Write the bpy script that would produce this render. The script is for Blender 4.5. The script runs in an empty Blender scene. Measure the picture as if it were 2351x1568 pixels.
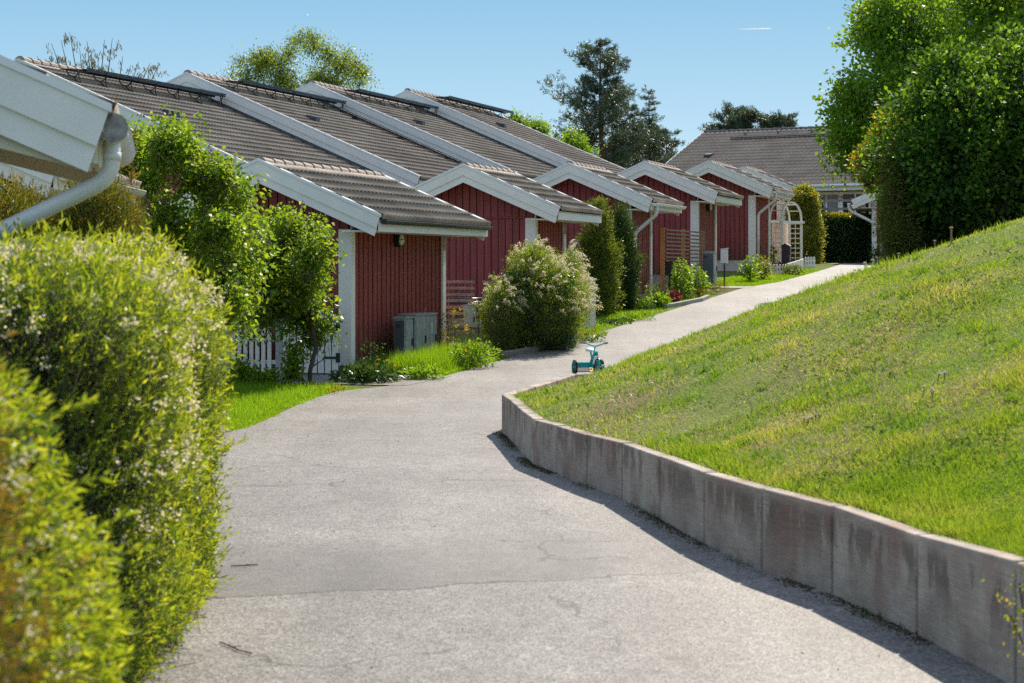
import bpy, math, random
import numpy as np
from mathutils import Vector, Matrix
R = math.radians
random.seed(7); rng = np.random.default_rng(7)
scene = bpy.context.scene
col = scene.collection

# ---------------------------------------------------------------- frame of reference
F = 4571.0; CX = 1175.5; HY = 617.0; CAMZ = 1.65      # photograph 2351 px wide, 70 mm lens
TH = math.atan2(.3037, .9528); cT, sT = math.cos(TH), math.sin(TH)
def RB(a, b): return (sT*a + cT*b, cT*a - sT*b)          # row frame (a along the row, b across) -> X, Y
def AB(x, y): return (sT*x + cT*y, cT*x - sT*y)
def P(px, py, Y): return Vector(((px-CX)/F*Y, Y, CAMZ + (HY-py)/F*Y))
GK = np.array([(-60,0),(22,0),(27,.08),(31,.26),(36.4,.49),(43.8,.87),(50.8,1.22),(58.9,1.56),(64,1.8),(72,1.88),(110,2.2),(400,3)], float)
def G(x, y):
    return np.interp(sT*np.asarray(x)+cT*np.asarray(y), GK[:,0], GK[:,1])

# ---------------------------------------------------------------- materials
MATS = {}
def nd(nt, typ, **kw):
    n = nt.nodes.new(typ)
    for k, v in kw.items(): setattr(n, k, v)
    return n
def mat(name, c, rough=.7, var=.12, scale=6., bump=0., bscale=40., c2=None, stretch=None, metal=0., spec=.5, ramp=(.35,.65), fine=0.):
    if name in MATS: return MATS[name]
    m = bpy.data.materials.new(name); m.use_nodes = True; nt = m.node_tree; nt.nodes.clear()
    out = nd(nt,'ShaderNodeOutputMaterial'); b = nd(nt,'ShaderNodeBsdfPrincipled')
    nt.links.new(b.outputs[0], out.inputs[0])
    b.inputs['Roughness'].default_value = rough; b.inputs['Metallic'].default_value = metal
    b.inputs['Specular IOR Level'].default_value = spec
    tc = nd(nt,'ShaderNodeTexCoord'); mp = nd(nt,'ShaderNodeMapping'); nt.links.new(tc.outputs['Object'], mp.inputs[0])
    if stretch: mp.inputs['Scale'].default_value = stretch
    nz = nd(nt,'ShaderNodeTexNoise'); nz.inputs['Scale'].default_value = scale; nz.inputs['Detail'].default_value = 6
    nt.links.new(mp.outputs[0], nz.inputs[0])
    cr = nd(nt,'ShaderNodeValToRGB'); nt.links.new(nz.outputs[0], cr.inputs[0])
    e = cr.color_ramp.elements
    if c2 is None:
        lo = [max(0,x*(1-var)) for x in c]; hi = [min(1,x*(1+var)) for x in c]
    else: lo, hi = c, c2
    e[0].position, e[1].position = ramp
    e[0].color = (*lo,1); e[1].color = (*hi,1)
    last = cr.outputs[0]
    if fine:
        n2 = nd(nt,'ShaderNodeTexNoise'); n2.inputs['Scale'].default_value = bscale*2; n2.inputs['Detail'].default_value = 3
        nt.links.new(tc.outputs['Object'], n2.inputs[0])
        mr = nd(nt,'ShaderNodeMapRange'); mr.inputs['From Min'].default_value=.3; mr.inputs['From Max'].default_value=.7
        mr.inputs['To Min'].default_value=1-fine; mr.inputs['To Max'].default_value=1+fine
        nt.links.new(n2.outputs[0], mr.inputs[0])
        mx = nd(nt,'ShaderNodeVectorMath', operation='SCALE'); nt.links.new(last, mx.inputs[0]); nt.links.new(mr.outputs[0], mx.inputs['Scale'])
        last = mx.outputs[0]
    nt.links.new(last, b.inputs['Base Color'])
    if bump:
        n3 = nd(nt,'ShaderNodeTexNoise'); n3.inputs['Scale'].default_value = bscale; n3.inputs['Detail'].default_value = 4
        nt.links.new(mp.outputs[0], n3.inputs[0])
        bp = nd(nt,'ShaderNodeBump'); bp.inputs['Strength'].default_value = bump; bp.inputs['Distance'].default_value = .01
        nt.links.new(n3.outputs[0], bp.inputs['Height']); nt.links.new(bp.outputs[0], b.inputs['Normal'])
    MATS[name] = m
    return m
def leafmat(name, cols, trans=.45, gloss=.35, tcol=None, patch=None, rough=.45):
    """cols: list of (pos,(r,g,b)) picked per leaf at random; translucent, slightly glossy"""
    m = bpy.data.materials.new(name); m.use_nodes = True; nt = m.node_tree; nt.nodes.clear()
    out = nd(nt,'ShaderNodeOutputMaterial')
    geo = nd(nt,'ShaderNodeNewGeometry')
    cr = nd(nt,'ShaderNodeValToRGB'); el = cr.color_ramp.elements
    el[0].position = cols[0][0]; el[0].color = (*cols[0][1],1); el[1].position = cols[-1][0]; el[1].color = (*cols[-1][1],1)
    for p, c in cols[1:-1]:
        q = el.new(p); q.color = (*c,1)
    src = geo.outputs['Random Per Island']
    if patch:
        tc = nd(nt,'ShaderNodeTexCoord'); nz = nd(nt,'ShaderNodeTexNoise'); nz.inputs['Scale'].default_value = patch[0]; nz.inputs['Detail'].default_value = 5
        nz.inputs['Roughness'].default_value = .6
        nt.links.new(tc.outputs['Object'], nz.inputs[0])
        mr = nd(nt,'ShaderNodeMapRange'); mr.inputs['From Min'].default_value=.33; mr.inputs['From Max'].default_value=.67
        nt.links.new(nz.outputs[0], mr.inputs[0])
        mx = nd(nt,'ShaderNodeMix'); mx.inputs[0].default_value = patch[1]
        nt.links.new(src, mx.inputs[2]); nt.links.new(mr.outputs[0], mx.inputs[3]); src = mx.outputs[0]
    nt.links.new(src, cr.inputs[0])
    b = nd(nt,'ShaderNodeBsdfPrincipled'); b.inputs['Roughness'].default_value = rough; b.inputs['Specular IOR Level'].default_value = gloss
    nt.links.new(cr.outputs[0], b.inputs['Base Color'])
    t = nd(nt,'ShaderNodeBsdfTranslucent')
    mc = nd(nt,'ShaderNodeMix', data_type='RGBA', blend_type='MULTIPLY'); mc.inputs[0].default_value = 1
    nt.links.new(cr.outputs[0], mc.inputs[6]); mc.inputs[7].default_value = (*(tcol or (2.6,2.3,.8)),1)
    nt.links.new(mc.outputs[2], t.inputs[0])
    ms = nd(nt,'ShaderNodeMixShader'); ms.inputs[0].default_value = trans
    nt.links.new(b.outputs[0], ms.inputs[1]); nt.links.new(t.outputs[0], ms.inputs[2]); nt.links.new(ms.outputs[0], out.inputs[0])
    MATS[name] = m
    return m

# ---------------------------------------------------------------- object helpers
def tag(o, label=None, cat=None, group=None, kind=None):
    if label: o['label'] = label
    if cat: o['category'] = cat
    if group: o['group'] = group
    if kind: o['kind'] = kind
    return o
def link(o, parent=None):
    col.objects.link(o)
    if parent is not None: o.parent = parent
    return o
def empty(name, loc=(0,0,0), rz=0., label=None, cat=None, group=None):
    o = bpy.data.objects.new(name, None); o.empty_display_size = .3
    o.location = loc; o.rotation_euler = (0,0,rz)
    link(o); return tag(o, label, cat, group)
def meshobj(name, V, Fc, m, parent=None, smooth=False, quads=False, tris=False):
    me = bpy.data.meshes.new(name)
    if quads or tris:
        V = np.ascontiguousarray(V, np.float32); Fc = np.ascontiguousarray(Fc, np.int32); k = Fc.shape[1]
        me.vertices.add(len(V)); me.vertices.foreach_set('co', V.ravel())
        me.loops.add(Fc.size); me.loops.foreach_set('vertex_index', Fc.ravel())
        me.polygons.add(len(Fc)); me.polygons.foreach_set('loop_start', np.arange(len(Fc), dtype=np.int32)*k)
        me.polygons.foreach_set('loop_total', np.full(len(Fc), k, np.int32))
        me.update(calc_edges=True)
    else:
        me.from_pydata([tuple(v) for v in V], [], Fc); me.update()
    if smooth: me.polygons.foreach_set('use_smooth', [True]*len(me.polygons))
    me.materials.append(m)
    return link(bpy.data.objects.new(name, me), parent)
class MB:
    def __init__(s): s.V = []; s.F = []
    def add(s, V, Fc):
        n = len(s.V); s.V += [tuple(v) for v in V]; s.F += [tuple(i+n for i in f) for f in Fc]; return s
    def box(s, x0,x1,y0,y1,z0,z1):
        return s.add([(x0,y0,z0),(x1,y0,z0),(x1,y1,z0),(x0,y1,z0),(x0,y0,z1),(x1,y0,z1),(x1,y1,z1),(x0,y1,z1)],
                     [(0,3,2,1),(4,5,6,7),(0,1,5,4),(1,2,6,5),(2,3,7,6),(3,0,4,7)])
    def prism(s, poly, ext):
        """poly: planar 3D points; ext: extrusion vector"""
        n = len(poly); e = Vector(ext); A = [Vector(p) for p in poly]; B = [p+e for p in A]
        nrm = (A[1]-A[0]).cross(A[2]-A[0])
        if nrm.dot(e) > 0: f0 = tuple(range(n-1,-1,-1)); f1 = tuple(range(n,2*n)); side = [(i,(i+1)%n,(i+1)%n+n,i+n) for i in range(n)]
        else: f0 = tuple(range(n)); f1 = tuple(range(2*n-1,n-1,-1)); side = [(i+n,(i+1)%n+n,(i+1)%n,i) for i in range(n)]
        return s.add(A+B, [f0,f1]+side)
    def obox(s, c, ax, ay, az):
        c,ax,ay,az = map(Vector,(c,ax,ay,az))
        V = [c+i*ax+j*ay+k*az for k in (-1,1) for (i,j) in ((-1,-1),(1,-1),(1,1),(-1,1))]
        return s.add(V, [(0,3,2,1),(4,5,6,7),(0,1,5,4),(1,2,6,5),(2,3,7,6),(3,0,4,7)])
    def beam(s, p, q, w, h, up=(0,0,1)):
        p,q = Vector(p),Vector(q); d = (q-p); L = d.length; d.normalize(); u = Vector(up)
        sd = d.cross(u)
        if sd.length < 1e-4: sd = d.cross(Vector((1,0,0)))
        sd.normalize(); u2 = sd.cross(d)
        return s.obox((p+q)/2, d*L/2, sd*w/2, u2*h/2)
    def tube(s, pts, r, n=8, cap=True):
        pts = [Vector(p) for p in pts]; rs = r if hasattr(r,'__len__') else [r]*len(pts)
        V = []; prev = None
        for i,p in enumerate(pts):
            d = (pts[min(i+1,len(pts)-1)]-pts[max(i-1,0)])
            if d.length < 1e-9: d = Vector((0,0,1))
            d.normalize()
            if prev is None:
                x = d.cross(Vector((0,0,1)))
                if x.length < .05: x = d.cross(Vector((0,1,0)))
            else: x = prev - d*prev.dot(d)
            x.normalize(); prev = x; y = d.cross(x)
            V += [p + (x*math.cos(2*math.pi*k/n)+y*math.sin(2*math.pi*k/n))*rs[i] for k in range(n)]
        Fc = [(i*n+k, i*n+(k+1)%n, (i+1)*n+(k+1)%n, (i+1)*n+k) for i in range(len(pts)-1) for k in range(n)]
        if cap: Fc += [tuple(range(n-1,-1,-1)), tuple((len(pts)-1)*n+k for k in range(n))]
        return s.add(V, Fc)
    def lathe(s, prof, c=(0,0,0), axis=(0,0,1), n=16):
        """prof: (r, h) list along axis"""
        A = Vector(axis).normalized(); x = A.cross(Vector((0,0,1)))
        if x.length < .05: x = Vector((1,0,0))
        x.normalize(); y = A.cross(x); c = Vector(c)
        V = [c+A*h+(x*math.cos(2*math.pi*k/n)+y*math.sin(2*math.pi*k/n))*r for r,h in prof for k in range(n)]
        m = len(prof)
        Fc = [(i*n+k, i*n+(k+1)%n, (i+1)*n+(k+1)%n, (i+1)*n+k) for i in range(m-1) for k in range(n)]
        Fc += [tuple(range(n-1,-1,-1)), tuple((m-1)*n+k for k in range(n))]
        return s.add(V, Fc)
    def build(s, name, m, parent=None, smooth=False, bevel=0):
        o = meshobj(name, s.V, s.F, m, parent, smooth)
        if bevel:
            b = o.modifiers.new('bevel','BEVEL'); b.width = bevel; b.segments = 2; b.limit_method = 'ANGLE'
        return o

# ---------------------------------------------------------------- foliage helpers
def unit(v): return v/np.maximum(np.linalg.norm(v,axis=-1,keepdims=True),1e-9)
def rdir(n): return unit(rng.normal(size=(n,3)))
def snoise(p, k=1., seed=0, oct=4):
    r = np.random.default_rng(seed+100); out = np.zeros(len(p))
    for i in range(oct*3):
        w = unit(r.normal(size=3))*k*(1+i//3)
        out += np.sin(p@w + r.uniform(0,6.28))/(1+i//3)
    return out/3.0
def leaves(name, pos, d, L, W, m, parent=None, fold=.2, droop=0., upbias=None):
    n = len(pos); L = np.broadcast_to(L,(n,))[:,None]; W = np.broadcast_to(W,(n,))[:,None]
    d = unit(d); s = unit(np.cross(d, rdir(n) if upbias is None else rdir(n)+np.array([0,0,upbias])))
    nn = np.cross(d,s)
    V = np.empty((n,4,3)); dz = np.array([0,0,-1.])*droop*L
    V[:,0] = pos; V[:,1] = pos+d*L*.45+s*W*.5+nn*W*fold+dz*.3; V[:,2] = pos+d*L+dz; V[:,3] = pos+d*L*.45-s*W*.5+nn*W*fold+dz*.3
    Fc = np.arange(n*4).reshape(n,4)
    return meshobj(name, V.reshape(-1,3), Fc, m, parent, quads=True)
def blobs_pts(blobs, n, shell=.3, bump=.15, bk=4., seed=1, power=2., top=0., spray=.16):
    """points near the surface of a union of (super)ellipsoids (cx,cy,cz,rx,ry,rz); returns pos, outward"""
    B = np.array(blobs,float); w = (B[:,3]*B[:,4]+B[:,4]*B[:,5]+B[:,3]*B[:,5]); w /= w.sum()
    out_p = []; out_d = []; need = n
    while need > 0:
        m = int(need*1.6)+20; k = rng.choice(len(B), m, p=w); q = rdir(m)
        if top: q[:,2] = np.where((q[:,2]<0)&(rng.random(m)<top), -q[:,2], q[:,2])
        f = (np.abs(q)**power).sum(1)**(-1/power)
        rr = 1 - shell*rng.random(m)**1.3
        c = B[k,:3]; s = B[k,3:6]
        p = c + q*f[:,None]*s*rr[:,None]
        p += q*s.mean(1)[:,None]*bump*(snoise(p, bk, seed)+.55*snoise(p, bk*3.7, seed+5))[:,None]
        p += q*s.mean(1)[:,None]*(spray*rng.random(m)**3*(snoise(p, bk*6, seed+9)>.1))[:,None]
        inside = np.zeros(m,bool)
        for j in range(len(B)):
            e = np.abs((p-B[j,:3])/B[j,3:6]); v = (e**power).sum(1)**(1/power)
            inside |= (v < 1-shell*1.5) & (k!=j)
        keep = ~inside; g = unit(q/s*f[:,None])
        out_p.append(p[keep]); out_d.append(g[keep]); need -= keep.sum()
    return np.concatenate(out_p)[:n], np.concatenate(out_d)[:n]
def clusters(tp, td, k, spread, jitter=.8, along=0.):
    """k leaves about each twig tip; returns pos, dir"""
    n = len(tp); p = np.repeat(tp,k,0); d = np.repeat(td,k,0)
    if along: p = p - d*rng.random((n*k,1))*along
    p = p + rng.normal(size=(n*k,3))*spread
    d = unit(d + rng.normal(size=(n*k,3))*jitter)
    return p, d
def twigs(name, tp, td, L, r, m, parent, bend=.25):
    mb_v = []; mb_f = []; n = len(tp)
    base = tp - td*L + np.array([0,0,-1.])*L*bend*.6
    s = unit(np.cross(td, rdir(n)))*r; s2 = unit(np.cross(td,s))*r
    V = np.empty((n,5,3)); V[:,0]=base+s; V[:,1]=base-s*.5+s2; V[:,2]=base-s*.5-s2; V[:,3]=tp; V[:,4]=tp
    idx = np.arange(n)[:,None]*5
    T = np.concatenate([idx+np.array([[0,1,3]]), idx+np.array([[1,2,3]]), idx+np.array([[2,0,3]])])
    return meshobj(name, V.reshape(-1,3), T, m, parent, tris=True)
def branching(root, top, r0, nl, spread, seed=1, wob=.06, lo=.3, limb=.6, up=.35, sub=3):
    """trunk + limbs as one mesh; returns MB and limb end points"""
    rd = random.Random(seed); mb = MB(); root = Vector(root); top = Vector(top); H = (top-root).length; ends = []
    pts = [root + (top-root)*t + Vector((rd.gauss(0,1),rd.gauss(0,1),0))*wob*H*(t*(1-t)*2) for t in [i/8 for i in range(9)]]
    rs = [r0*(1-.85*i/8) for i in range(9)]
    mb.tube(pts, rs, 8)
    for i in range(nl):
        t = lo+(1-lo)*(i+.5)/nl; k = min(int(t*8),7); b = pts[k].lerp(pts[k+1], t*8-k); a = rd.uniform(0,6.28)+i*2.4
        L = spread*(1-limb*(t-lo)/(1-lo))*rd.uniform(.75,1.15)
        d = Vector((math.cos(a),math.sin(a),up+rd.uniform(-.15,.25))).normalized()
        q = [b]; 
        for j in range(1,5):
            d2 = (d + Vector((rd.gauss(0,.18),rd.gauss(0,.18),rd.gauss(0,.12)))).normalized(); q.append(q[-1]+d2*L/4)
        rr = r0*(1-.85*t)*.5
        mb.tube(q, [rr*(1-.2*j) for j in range(5)], 5); ends.append((q[-1].copy(), (q[-1]-q[-2]).normalized()))
        for j in range(sub):
            c = q[rd.randint(1,4)]; d3 = (d+Vector((rd.gauss(0,.8),rd.gauss(0,.8),rd.gauss(0,.5)))).normalized()
            e = c+d3*L*.4*rd.uniform(.6,1.2)
            mb.tube([c, c.lerp(e,.5)+Vector((0,0,.03*L)), e], [rr*.45, rr*.3, rr*.15], 4); ends.append((e, d3))
    return mb, ends
# ---------------------------------------------------------------- palette
WHITE = mat('white painted wood', (.84,.82,.76), .5, .04, 3., bump=.15, bscale=60, stretch=(1,1,1))
WHITEMETAL = mat('white lacquered sheet metal', (.8,.8,.78), .22, .03, 2.)
CREAM = mat('cream painted soffit board', (.68,.62,.48), .6, .05, 3., bump=.15, bscale=50)
RED = mat('dark red painted boards', (.285,.068,.068), .62, .16, 2.2, bump=.35, bscale=30, stretch=(6,6,.5), spec=.2)
REDSIDE = mat('bounce-warmed red boards', (.30,.068,.052), .62, .16, 2.0, bump=.35, bscale=30, stretch=(6,6,.5), spec=.2)  # same red, warmed in colour to imitate light bounced off the path
DARKGAP = mat('shadow gap boards', (.035,.008,.009), .8)
TILE = mat('grey brown concrete roof tile', (.31,.235,.185), .75, .0, .9, bump=.3, bscale=60, c2=(.54,.43,.345), fine=.15, ramp=(.3,.7))
RIDGET = mat('pale brown ridge tile', (.30,.25,.215), .8, .12, 4., bump=.3, bscale=50)
PLINTH = mat('whitewashed plinth', (.55,.53,.49), .85, .15, 5., bump=.3)
CONC = mat('grey concrete plinth', (.30,.29,.27), .85, .15, 5., bump=.3)
BLACKM = mat('black painted steel', (.012,.013,.016), .4, .1)
DARKGREY = mat('dark grey steel', (.035,.04,.048), .4, .1)
GLASS = mat('dark window glass', (.03,.035,.045), .06, .1, spec=.8)
PANE = mat('pale curtain behind glass', (.22,.23,.24), .25, .1)
BARK = mat('grey brown bark', (.07,.055,.042), .9, .3, 8., bump=.8, bscale=30)
PINEBARK = mat('orange brown pine bark', (.16,.075,.04), .9, .3, 6., bump=.8, bscale=30)
TWIG = mat('brown twigs', (.10,.07,.045), .9, .3, 8.)
GREYWOOD = mat('weathered grey wood', (.36,.32,.275), .8, .25, 5., bump=.4, bscale=40, stretch=(.6,.6,3))
NEWWOOD = mat('orange stained wood post', (.50,.22,.07), .7, .15, 3., bump=.3)
SOIL = mat('dark garden soil', (.035,.024,.017), .95, .35, 6., bump=1., bscale=25, fine=.3)
GALV = mat('galvanised cabinet steel', (.27,.29,.29), .42, .0, 9., c2=(.37,.39,.39), metal=.15, ramp=(.4,.6), fine=.08)
GALVD = mat('dark painted cabinet end', (.065,.078,.09), .5, .1)
BOXGREY = mat('blue grey cabinet paint', (.10,.13,.155), .45, .08)
PALEGREY = mat('pale grey cabinet side', (.42,.45,.44), .5, .08)
TEAL = mat('turquoise tricycle enamel', (.02,.50,.50), .3, .06)
RUBBER = mat('black rubber', (.014,.014,.016), .7, .2, bump=.4)
SEATW = mat('white plastic seat', (.8,.8,.82), .3, .03)
YELLOWR = mat('yellow rubber segment', (.85,.40,.01), .6, .08)
SIGNRED = mat('red sticker', (.55,.03,.025), .4, .1)
SIGNBLK = mat('black sticker', (.02,.02,.022), .4, .1)
STONE = mat('pinkish grey edging block', (.22,.18,.155), .85, .2, 7., bump=.6, bscale=30)
KERB = mat('pale kerb stone', (.36,.33,.29), .85, .15, 6., bump=.5)
BEIGE = mat('beige parasol cloth', (.50,.40,.27), .8, .05)

def overlay(m, kind):
    nt = m.node_tree; L = nt.links.new; b = [n for n in nt.nodes if n.type=='BSDF_PRINCIPLED'][0]; src = b.inputs['Base Color'].links[0].from_socket
    tc = nd(nt,'ShaderNodeTexCoord'); n = nd(nt,'ShaderNodeTexNoise'); n.inputs['Detail'].default_value = 6; n.inputs['Roughness'].default_value = .65; L(tc.outputs['Object'], n.inputs[0])
    mx = nd(nt,'ShaderNodeMix', data_type='RGBA'); L(src, mx.inputs[6]); mr = nd(nt,'ShaderNodeMapRange'); 
    if kind=='lichen':
        n.inputs['Scale'].default_value = 3.2; L(n.outputs[0], mr.inputs[0]); mr.inputs[1].default_value=.56; mr.inputs[2].default_value=.66; mr.inputs[4].default_value=.55; mx.inputs[7].default_value=(.17,.155,.115,1); L(mr.outputs[0], mx.inputs[0])
    else:
        n.inputs['Scale'].default_value = 4.; sp = nd(nt,'ShaderNodeSeparateXYZ'); L(tc.outputs['Object'], sp.inputs[0]); ad = nd(nt,'ShaderNodeMath', operation='MULTIPLY_ADD'); L(n.outputs[0], ad.inputs[0]); ad.inputs[1].default_value=-.9; L(sp.outputs[2], ad.inputs[2])
        L(ad.outputs[0], mr.inputs[0]); mr.inputs[1].default_value=-.15; mr.inputs[2].default_value=.35; mr.inputs[3].default_value=.6; mr.inputs[4].default_value=0.; mx.inputs[7].default_value=(.10,.065,.045,1); L(mr.outputs[0], mx.inputs[0])
    L(mx.outputs[2], b.inputs['Base Color'])
overlay(TILE,'lichen'); overlay(RED,'dirt'); overlay(REDSIDE,'dirt')
def asphalt():
    m = bpy.data.materials.new('worn pale asphalt'); m.use_nodes = True; nt = m.node_tree; nt.nodes.clear(); L = nt.links.new
    out = nd(nt,'ShaderNodeOutputMaterial'); b = nd(nt,'ShaderNodeBsdfPrincipled'); L(b.outputs[0], out.inputs[0])
    b.inputs['Roughness'].default_value = .62; b.inputs['Specular IOR Level'].default_value = .35
    tc = nd(nt,'ShaderNodeTexCoord')
    def noise(s, d=5, r=.5, vec=None):
        n = nd(nt,'ShaderNodeTexNoise'); n.inputs['Scale'].default_value = s; n.inputs['Detail'].default_value = d; n.inputs['Roughness'].default_value = r
        L(vec or tc.outputs['Object'], n.inputs[0]); return n.outputs[0]
    def mr(x, a, bb, c, d):
        n = nd(nt,'ShaderNodeMapRange'); n.inputs[1].default_value=a; n.inputs[2].default_value=bb; n.inputs[3].default_value=c; n.inputs[4].default_value=d; L(x, n.inputs[0]); return n.outputs[0]
    def mth(op, x, y=None):
        n = nd(nt,'ShaderNodeMath', operation=op)
        if hasattr(x,'links'): L(x, n.inputs[0])
        else: n.inputs[0].default_value = x
        if y is not None:
            if hasattr(y,'links'): L(y, n.inputs[1])
            else: n.inputs[1].default_value = y
        return n.outputs[0]
    sep = nd(nt,'ShaderNodeSeparateXYZ'); L(tc.outputs['Object'], sep.inputs[0]); X, Y = sep.outputs[0], sep.outputs[1]
    # aggregate: light and dark stones
    vo = nd(nt,'ShaderNodeTexVoronoi'); vo.inputs['Scale'].default_value = 95; L(tc.outputs['Object'], vo.inputs[0])
    sv = nd(nt,'ShaderNodeSeparateColor'); L(vo.outputs['Color'], sv.inputs[0])
    stones = mr(sv.outputs[0], 0, 1, .35, 1.65)
    vo2 = nd(nt,'ShaderNodeTexVoronoi'); vo2.inputs['Scale'].default_value = 26; L(tc.outputs['Object'], vo2.inputs[0])
    sv2 = nd(nt,'ShaderNodeSeparateColor'); L(vo2.outputs['Color'], sv2.inputs[0])
    stones2 = mr(sv2.outputs[1], 0, 1, .86, 1.14)
    big = mr(noise(.55,6,.6), .3, .7, .80, 1.2)
    mid = mr(noise(4.,6,.65), .3, .7, .86, 1.14)
    # smooth older patch across the path with a cracked near edge
    wob = mth('MULTIPLY', mth('SUBTRACT', noise(1.6,5,.6), .5), .5)
    lo = mth('SUBTRACT', mth('ADD', Y, wob), mth('ADD', 10.45, mth('MULTIPLY', X, .34)))
    hi = mth('SUBTRACT', mth('ADD', Y, mth('MULTIPLY', wob, 2.)), mth('ADD', 12.25, mth('MULTIPLY', X, .30)))
    inlo = mr(lo, -.02, .04, 0, 1); inhi = mr(hi, -.7, .4, 1, 0); side = mr(X, .4, 1.1, 1, 0)
    patch = mth('MULTIPLY', mth('MULTIPLY', inlo, inhi), side)
    crack = mr(mth('ABSOLUTE', mth('ADD', lo, .0)), .006, .03, 1, 0)
    crack = mth('MULTIPLY', crack, mth('MULTIPLY', mr(noise(2.2,3), .36, .44, 0, 1), side))
    crack2 = mr(mth('ABSOLUTE', mth('SUBTRACT', mth('ADD', Y, mth('MULTIPLY', wob, 1.2)), mth('ADD', 41.0, mth('MULTIPLY', X, .2)))), .02, .06, 1, 0)
    stonesP = mth('ADD', mth('MULTIPLY', stones, mth('SUBTRACT', 1, mth('MULTIPLY', patch, .6))), mth('MULTIPLY', patch, .56))
    v = mth('MULTIPLY', mth('MULTIPLY', stonesP, stones2), mth('MULTIPLY', big, mid))
    v = mth('MULTIPLY', v, mth('SUBTRACT', 1, mth('MULTIPLY', crack, .85)))
    v = mth('MULTIPLY', v, mth('SUBTRACT', 1, mth('MULTIPLY', patch, .25)))
    # wheel-worn paler tracks following the path, darker damp blotches
    mpv = nd(nt,'ShaderNodeMapping'); mpv.inputs['Rotation'].default_value = (0,0,R(12)); mpv.inputs['Scale'].default_value = (1.,.16,1.); L(tc.outputs['Object'], mpv.inputs[0])
    v = mth('MULTIPLY', v, mr(noise(1.5,4,.55,mpv.outputs[0]), .35, .65, .84, 1.14))
    vc = nd(nt,'ShaderNodeTexVoronoi', feature='DISTANCE_TO_EDGE'); vc.inputs['Scale'].default_value = .55
    dv = nd(nt,'ShaderNodeVectorMath', operation='ADD'); nz_ = nd(nt,'ShaderNodeTexNoise'); nz_.inputs['Scale'].default_value = 2.5; nz_.inputs['Detail'].default_value = 5; L(tc.outputs['Object'], nz_.inputs[0])
    sc_ = nd(nt,'ShaderNodeVectorMath', operation='SCALE'); sc_.inputs['Scale'].default_value = .5; L(nz_.outputs['Color'], sc_.inputs[0]); L(tc.outputs['Object'], dv.inputs[0]); L(sc_.outputs[0], dv.inputs[1]); L(dv.outputs[0], vc.inputs[0])
    ck = mth('MULTIPLY', mr(vc.outputs['Distance'], .002, .010, 1, 0), mr(noise(.8,3), .5, .56, 0, 1)); v = mth('MULTIPLY', v, mth('SUBTRACT', 1, mth('MULTIPLY', ck, .6)))
    dots = mr(noise(9.,2,.4), .70, .78, 1., .62)
    v = mth('MULTIPLY', v, dots)
    v = mth('MULTIPLY', v, mth('SUBTRACT', 1, mth('MULTIPLY', crack2, .35)))
    hue = nd(nt,'ShaderNodeMix', data_type='RGBA'); L(sv.outputs[2], hue.inputs[0])
    hue.inputs[6].default_value = (.19,.173,.157,1); hue.inputs[7].default_value = (.175,.17,.164,1)
    sc = nd(nt,'ShaderNodeVectorMath', operation='SCALE'); L(hue.outputs[2], sc.inputs[0]); L(v, sc.inputs['Scale'])
    L(sc.outputs[0], b.inputs['Base Color'])
    bp = nd(nt,'ShaderNodeBump'); bp.inputs['Strength'].default_value = .4; bp.inputs['Distance'].default_value = .004
    L(mth('SUBTRACT', vo.outputs['Distance'], mth('MULTIPLY', crack, 2.)), bp.inputs['Height']); L(bp.outputs[0], b.inputs['Normal'])
    return m
ASPHALT = asphalt()

def groundmat(name, dry):
    m = bpy.data.materials.new(name); m.use_nodes = True; nt = m.node_tree; nt.nodes.clear(); L = nt.links.new
    out = nd(nt,'ShaderNodeOutputMaterial'); b = nd(nt,'ShaderNodeBsdfPrincipled'); L(b.outputs[0], out.inputs[0]); b.inputs['Roughness'].default_value = .95
    b.inputs['Specular IOR Level'].default_value = .1
    tc = nd(nt,'ShaderNodeTexCoord'); n1 = nd(nt,'ShaderNodeTexNoise'); n1.inputs['Scale'].default_value = .55; n1.inputs['Detail'].default_value = 8; n1.inputs['Roughness'].default_value=.65
    L(tc.outputs['Object'], n1.inputs[0]); cr = nd(nt,'ShaderNodeValToRGB'); L(n1.outputs[0], cr.inputs[0]); e = cr.color_ramp.elements
    e[0].position=.38; e[0].color = (.14,.20,.035,1); e[1].position=.66; e[1].color = (*dry,1)
    n2 = nd(nt,'ShaderNodeTexNoise'); n2.inputs['Scale'].default_value = 35; n2.inputs['Detail'].default_value = 4; L(tc.outputs['Object'], n2.inputs[0])
    mr = nd(nt,'ShaderNodeMapRange'); mr.inputs[1].default_value=.3; mr.inputs[2].default_value=.7; mr.inputs[3].default_value=.5; mr.inputs[4].default_value=1.4; L(n2.outputs[0], mr.inputs[0])
    sc = nd(nt,'ShaderNodeVectorMath', operation='SCALE'); L(cr.outputs[0], sc.inputs[0]); L(mr.outputs[0], sc.inputs['Scale']); L(sc.outputs[0], b.inputs['Base Color'])
    bp = nd(nt,'ShaderNodeBump'); bp.inputs['Strength'].default_value = 1.; bp.inputs['Distance'].default_value = .03; L(n2.outputs[0], bp.inputs['Height']); L(bp.outputs[0], b.inputs['Normal'])
    return m
LAWNM = groundmat('sparse lawn earth', (.23,.215,.085)); GROUNDM = groundmat('garden earth', (.13,.11,.05))

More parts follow.
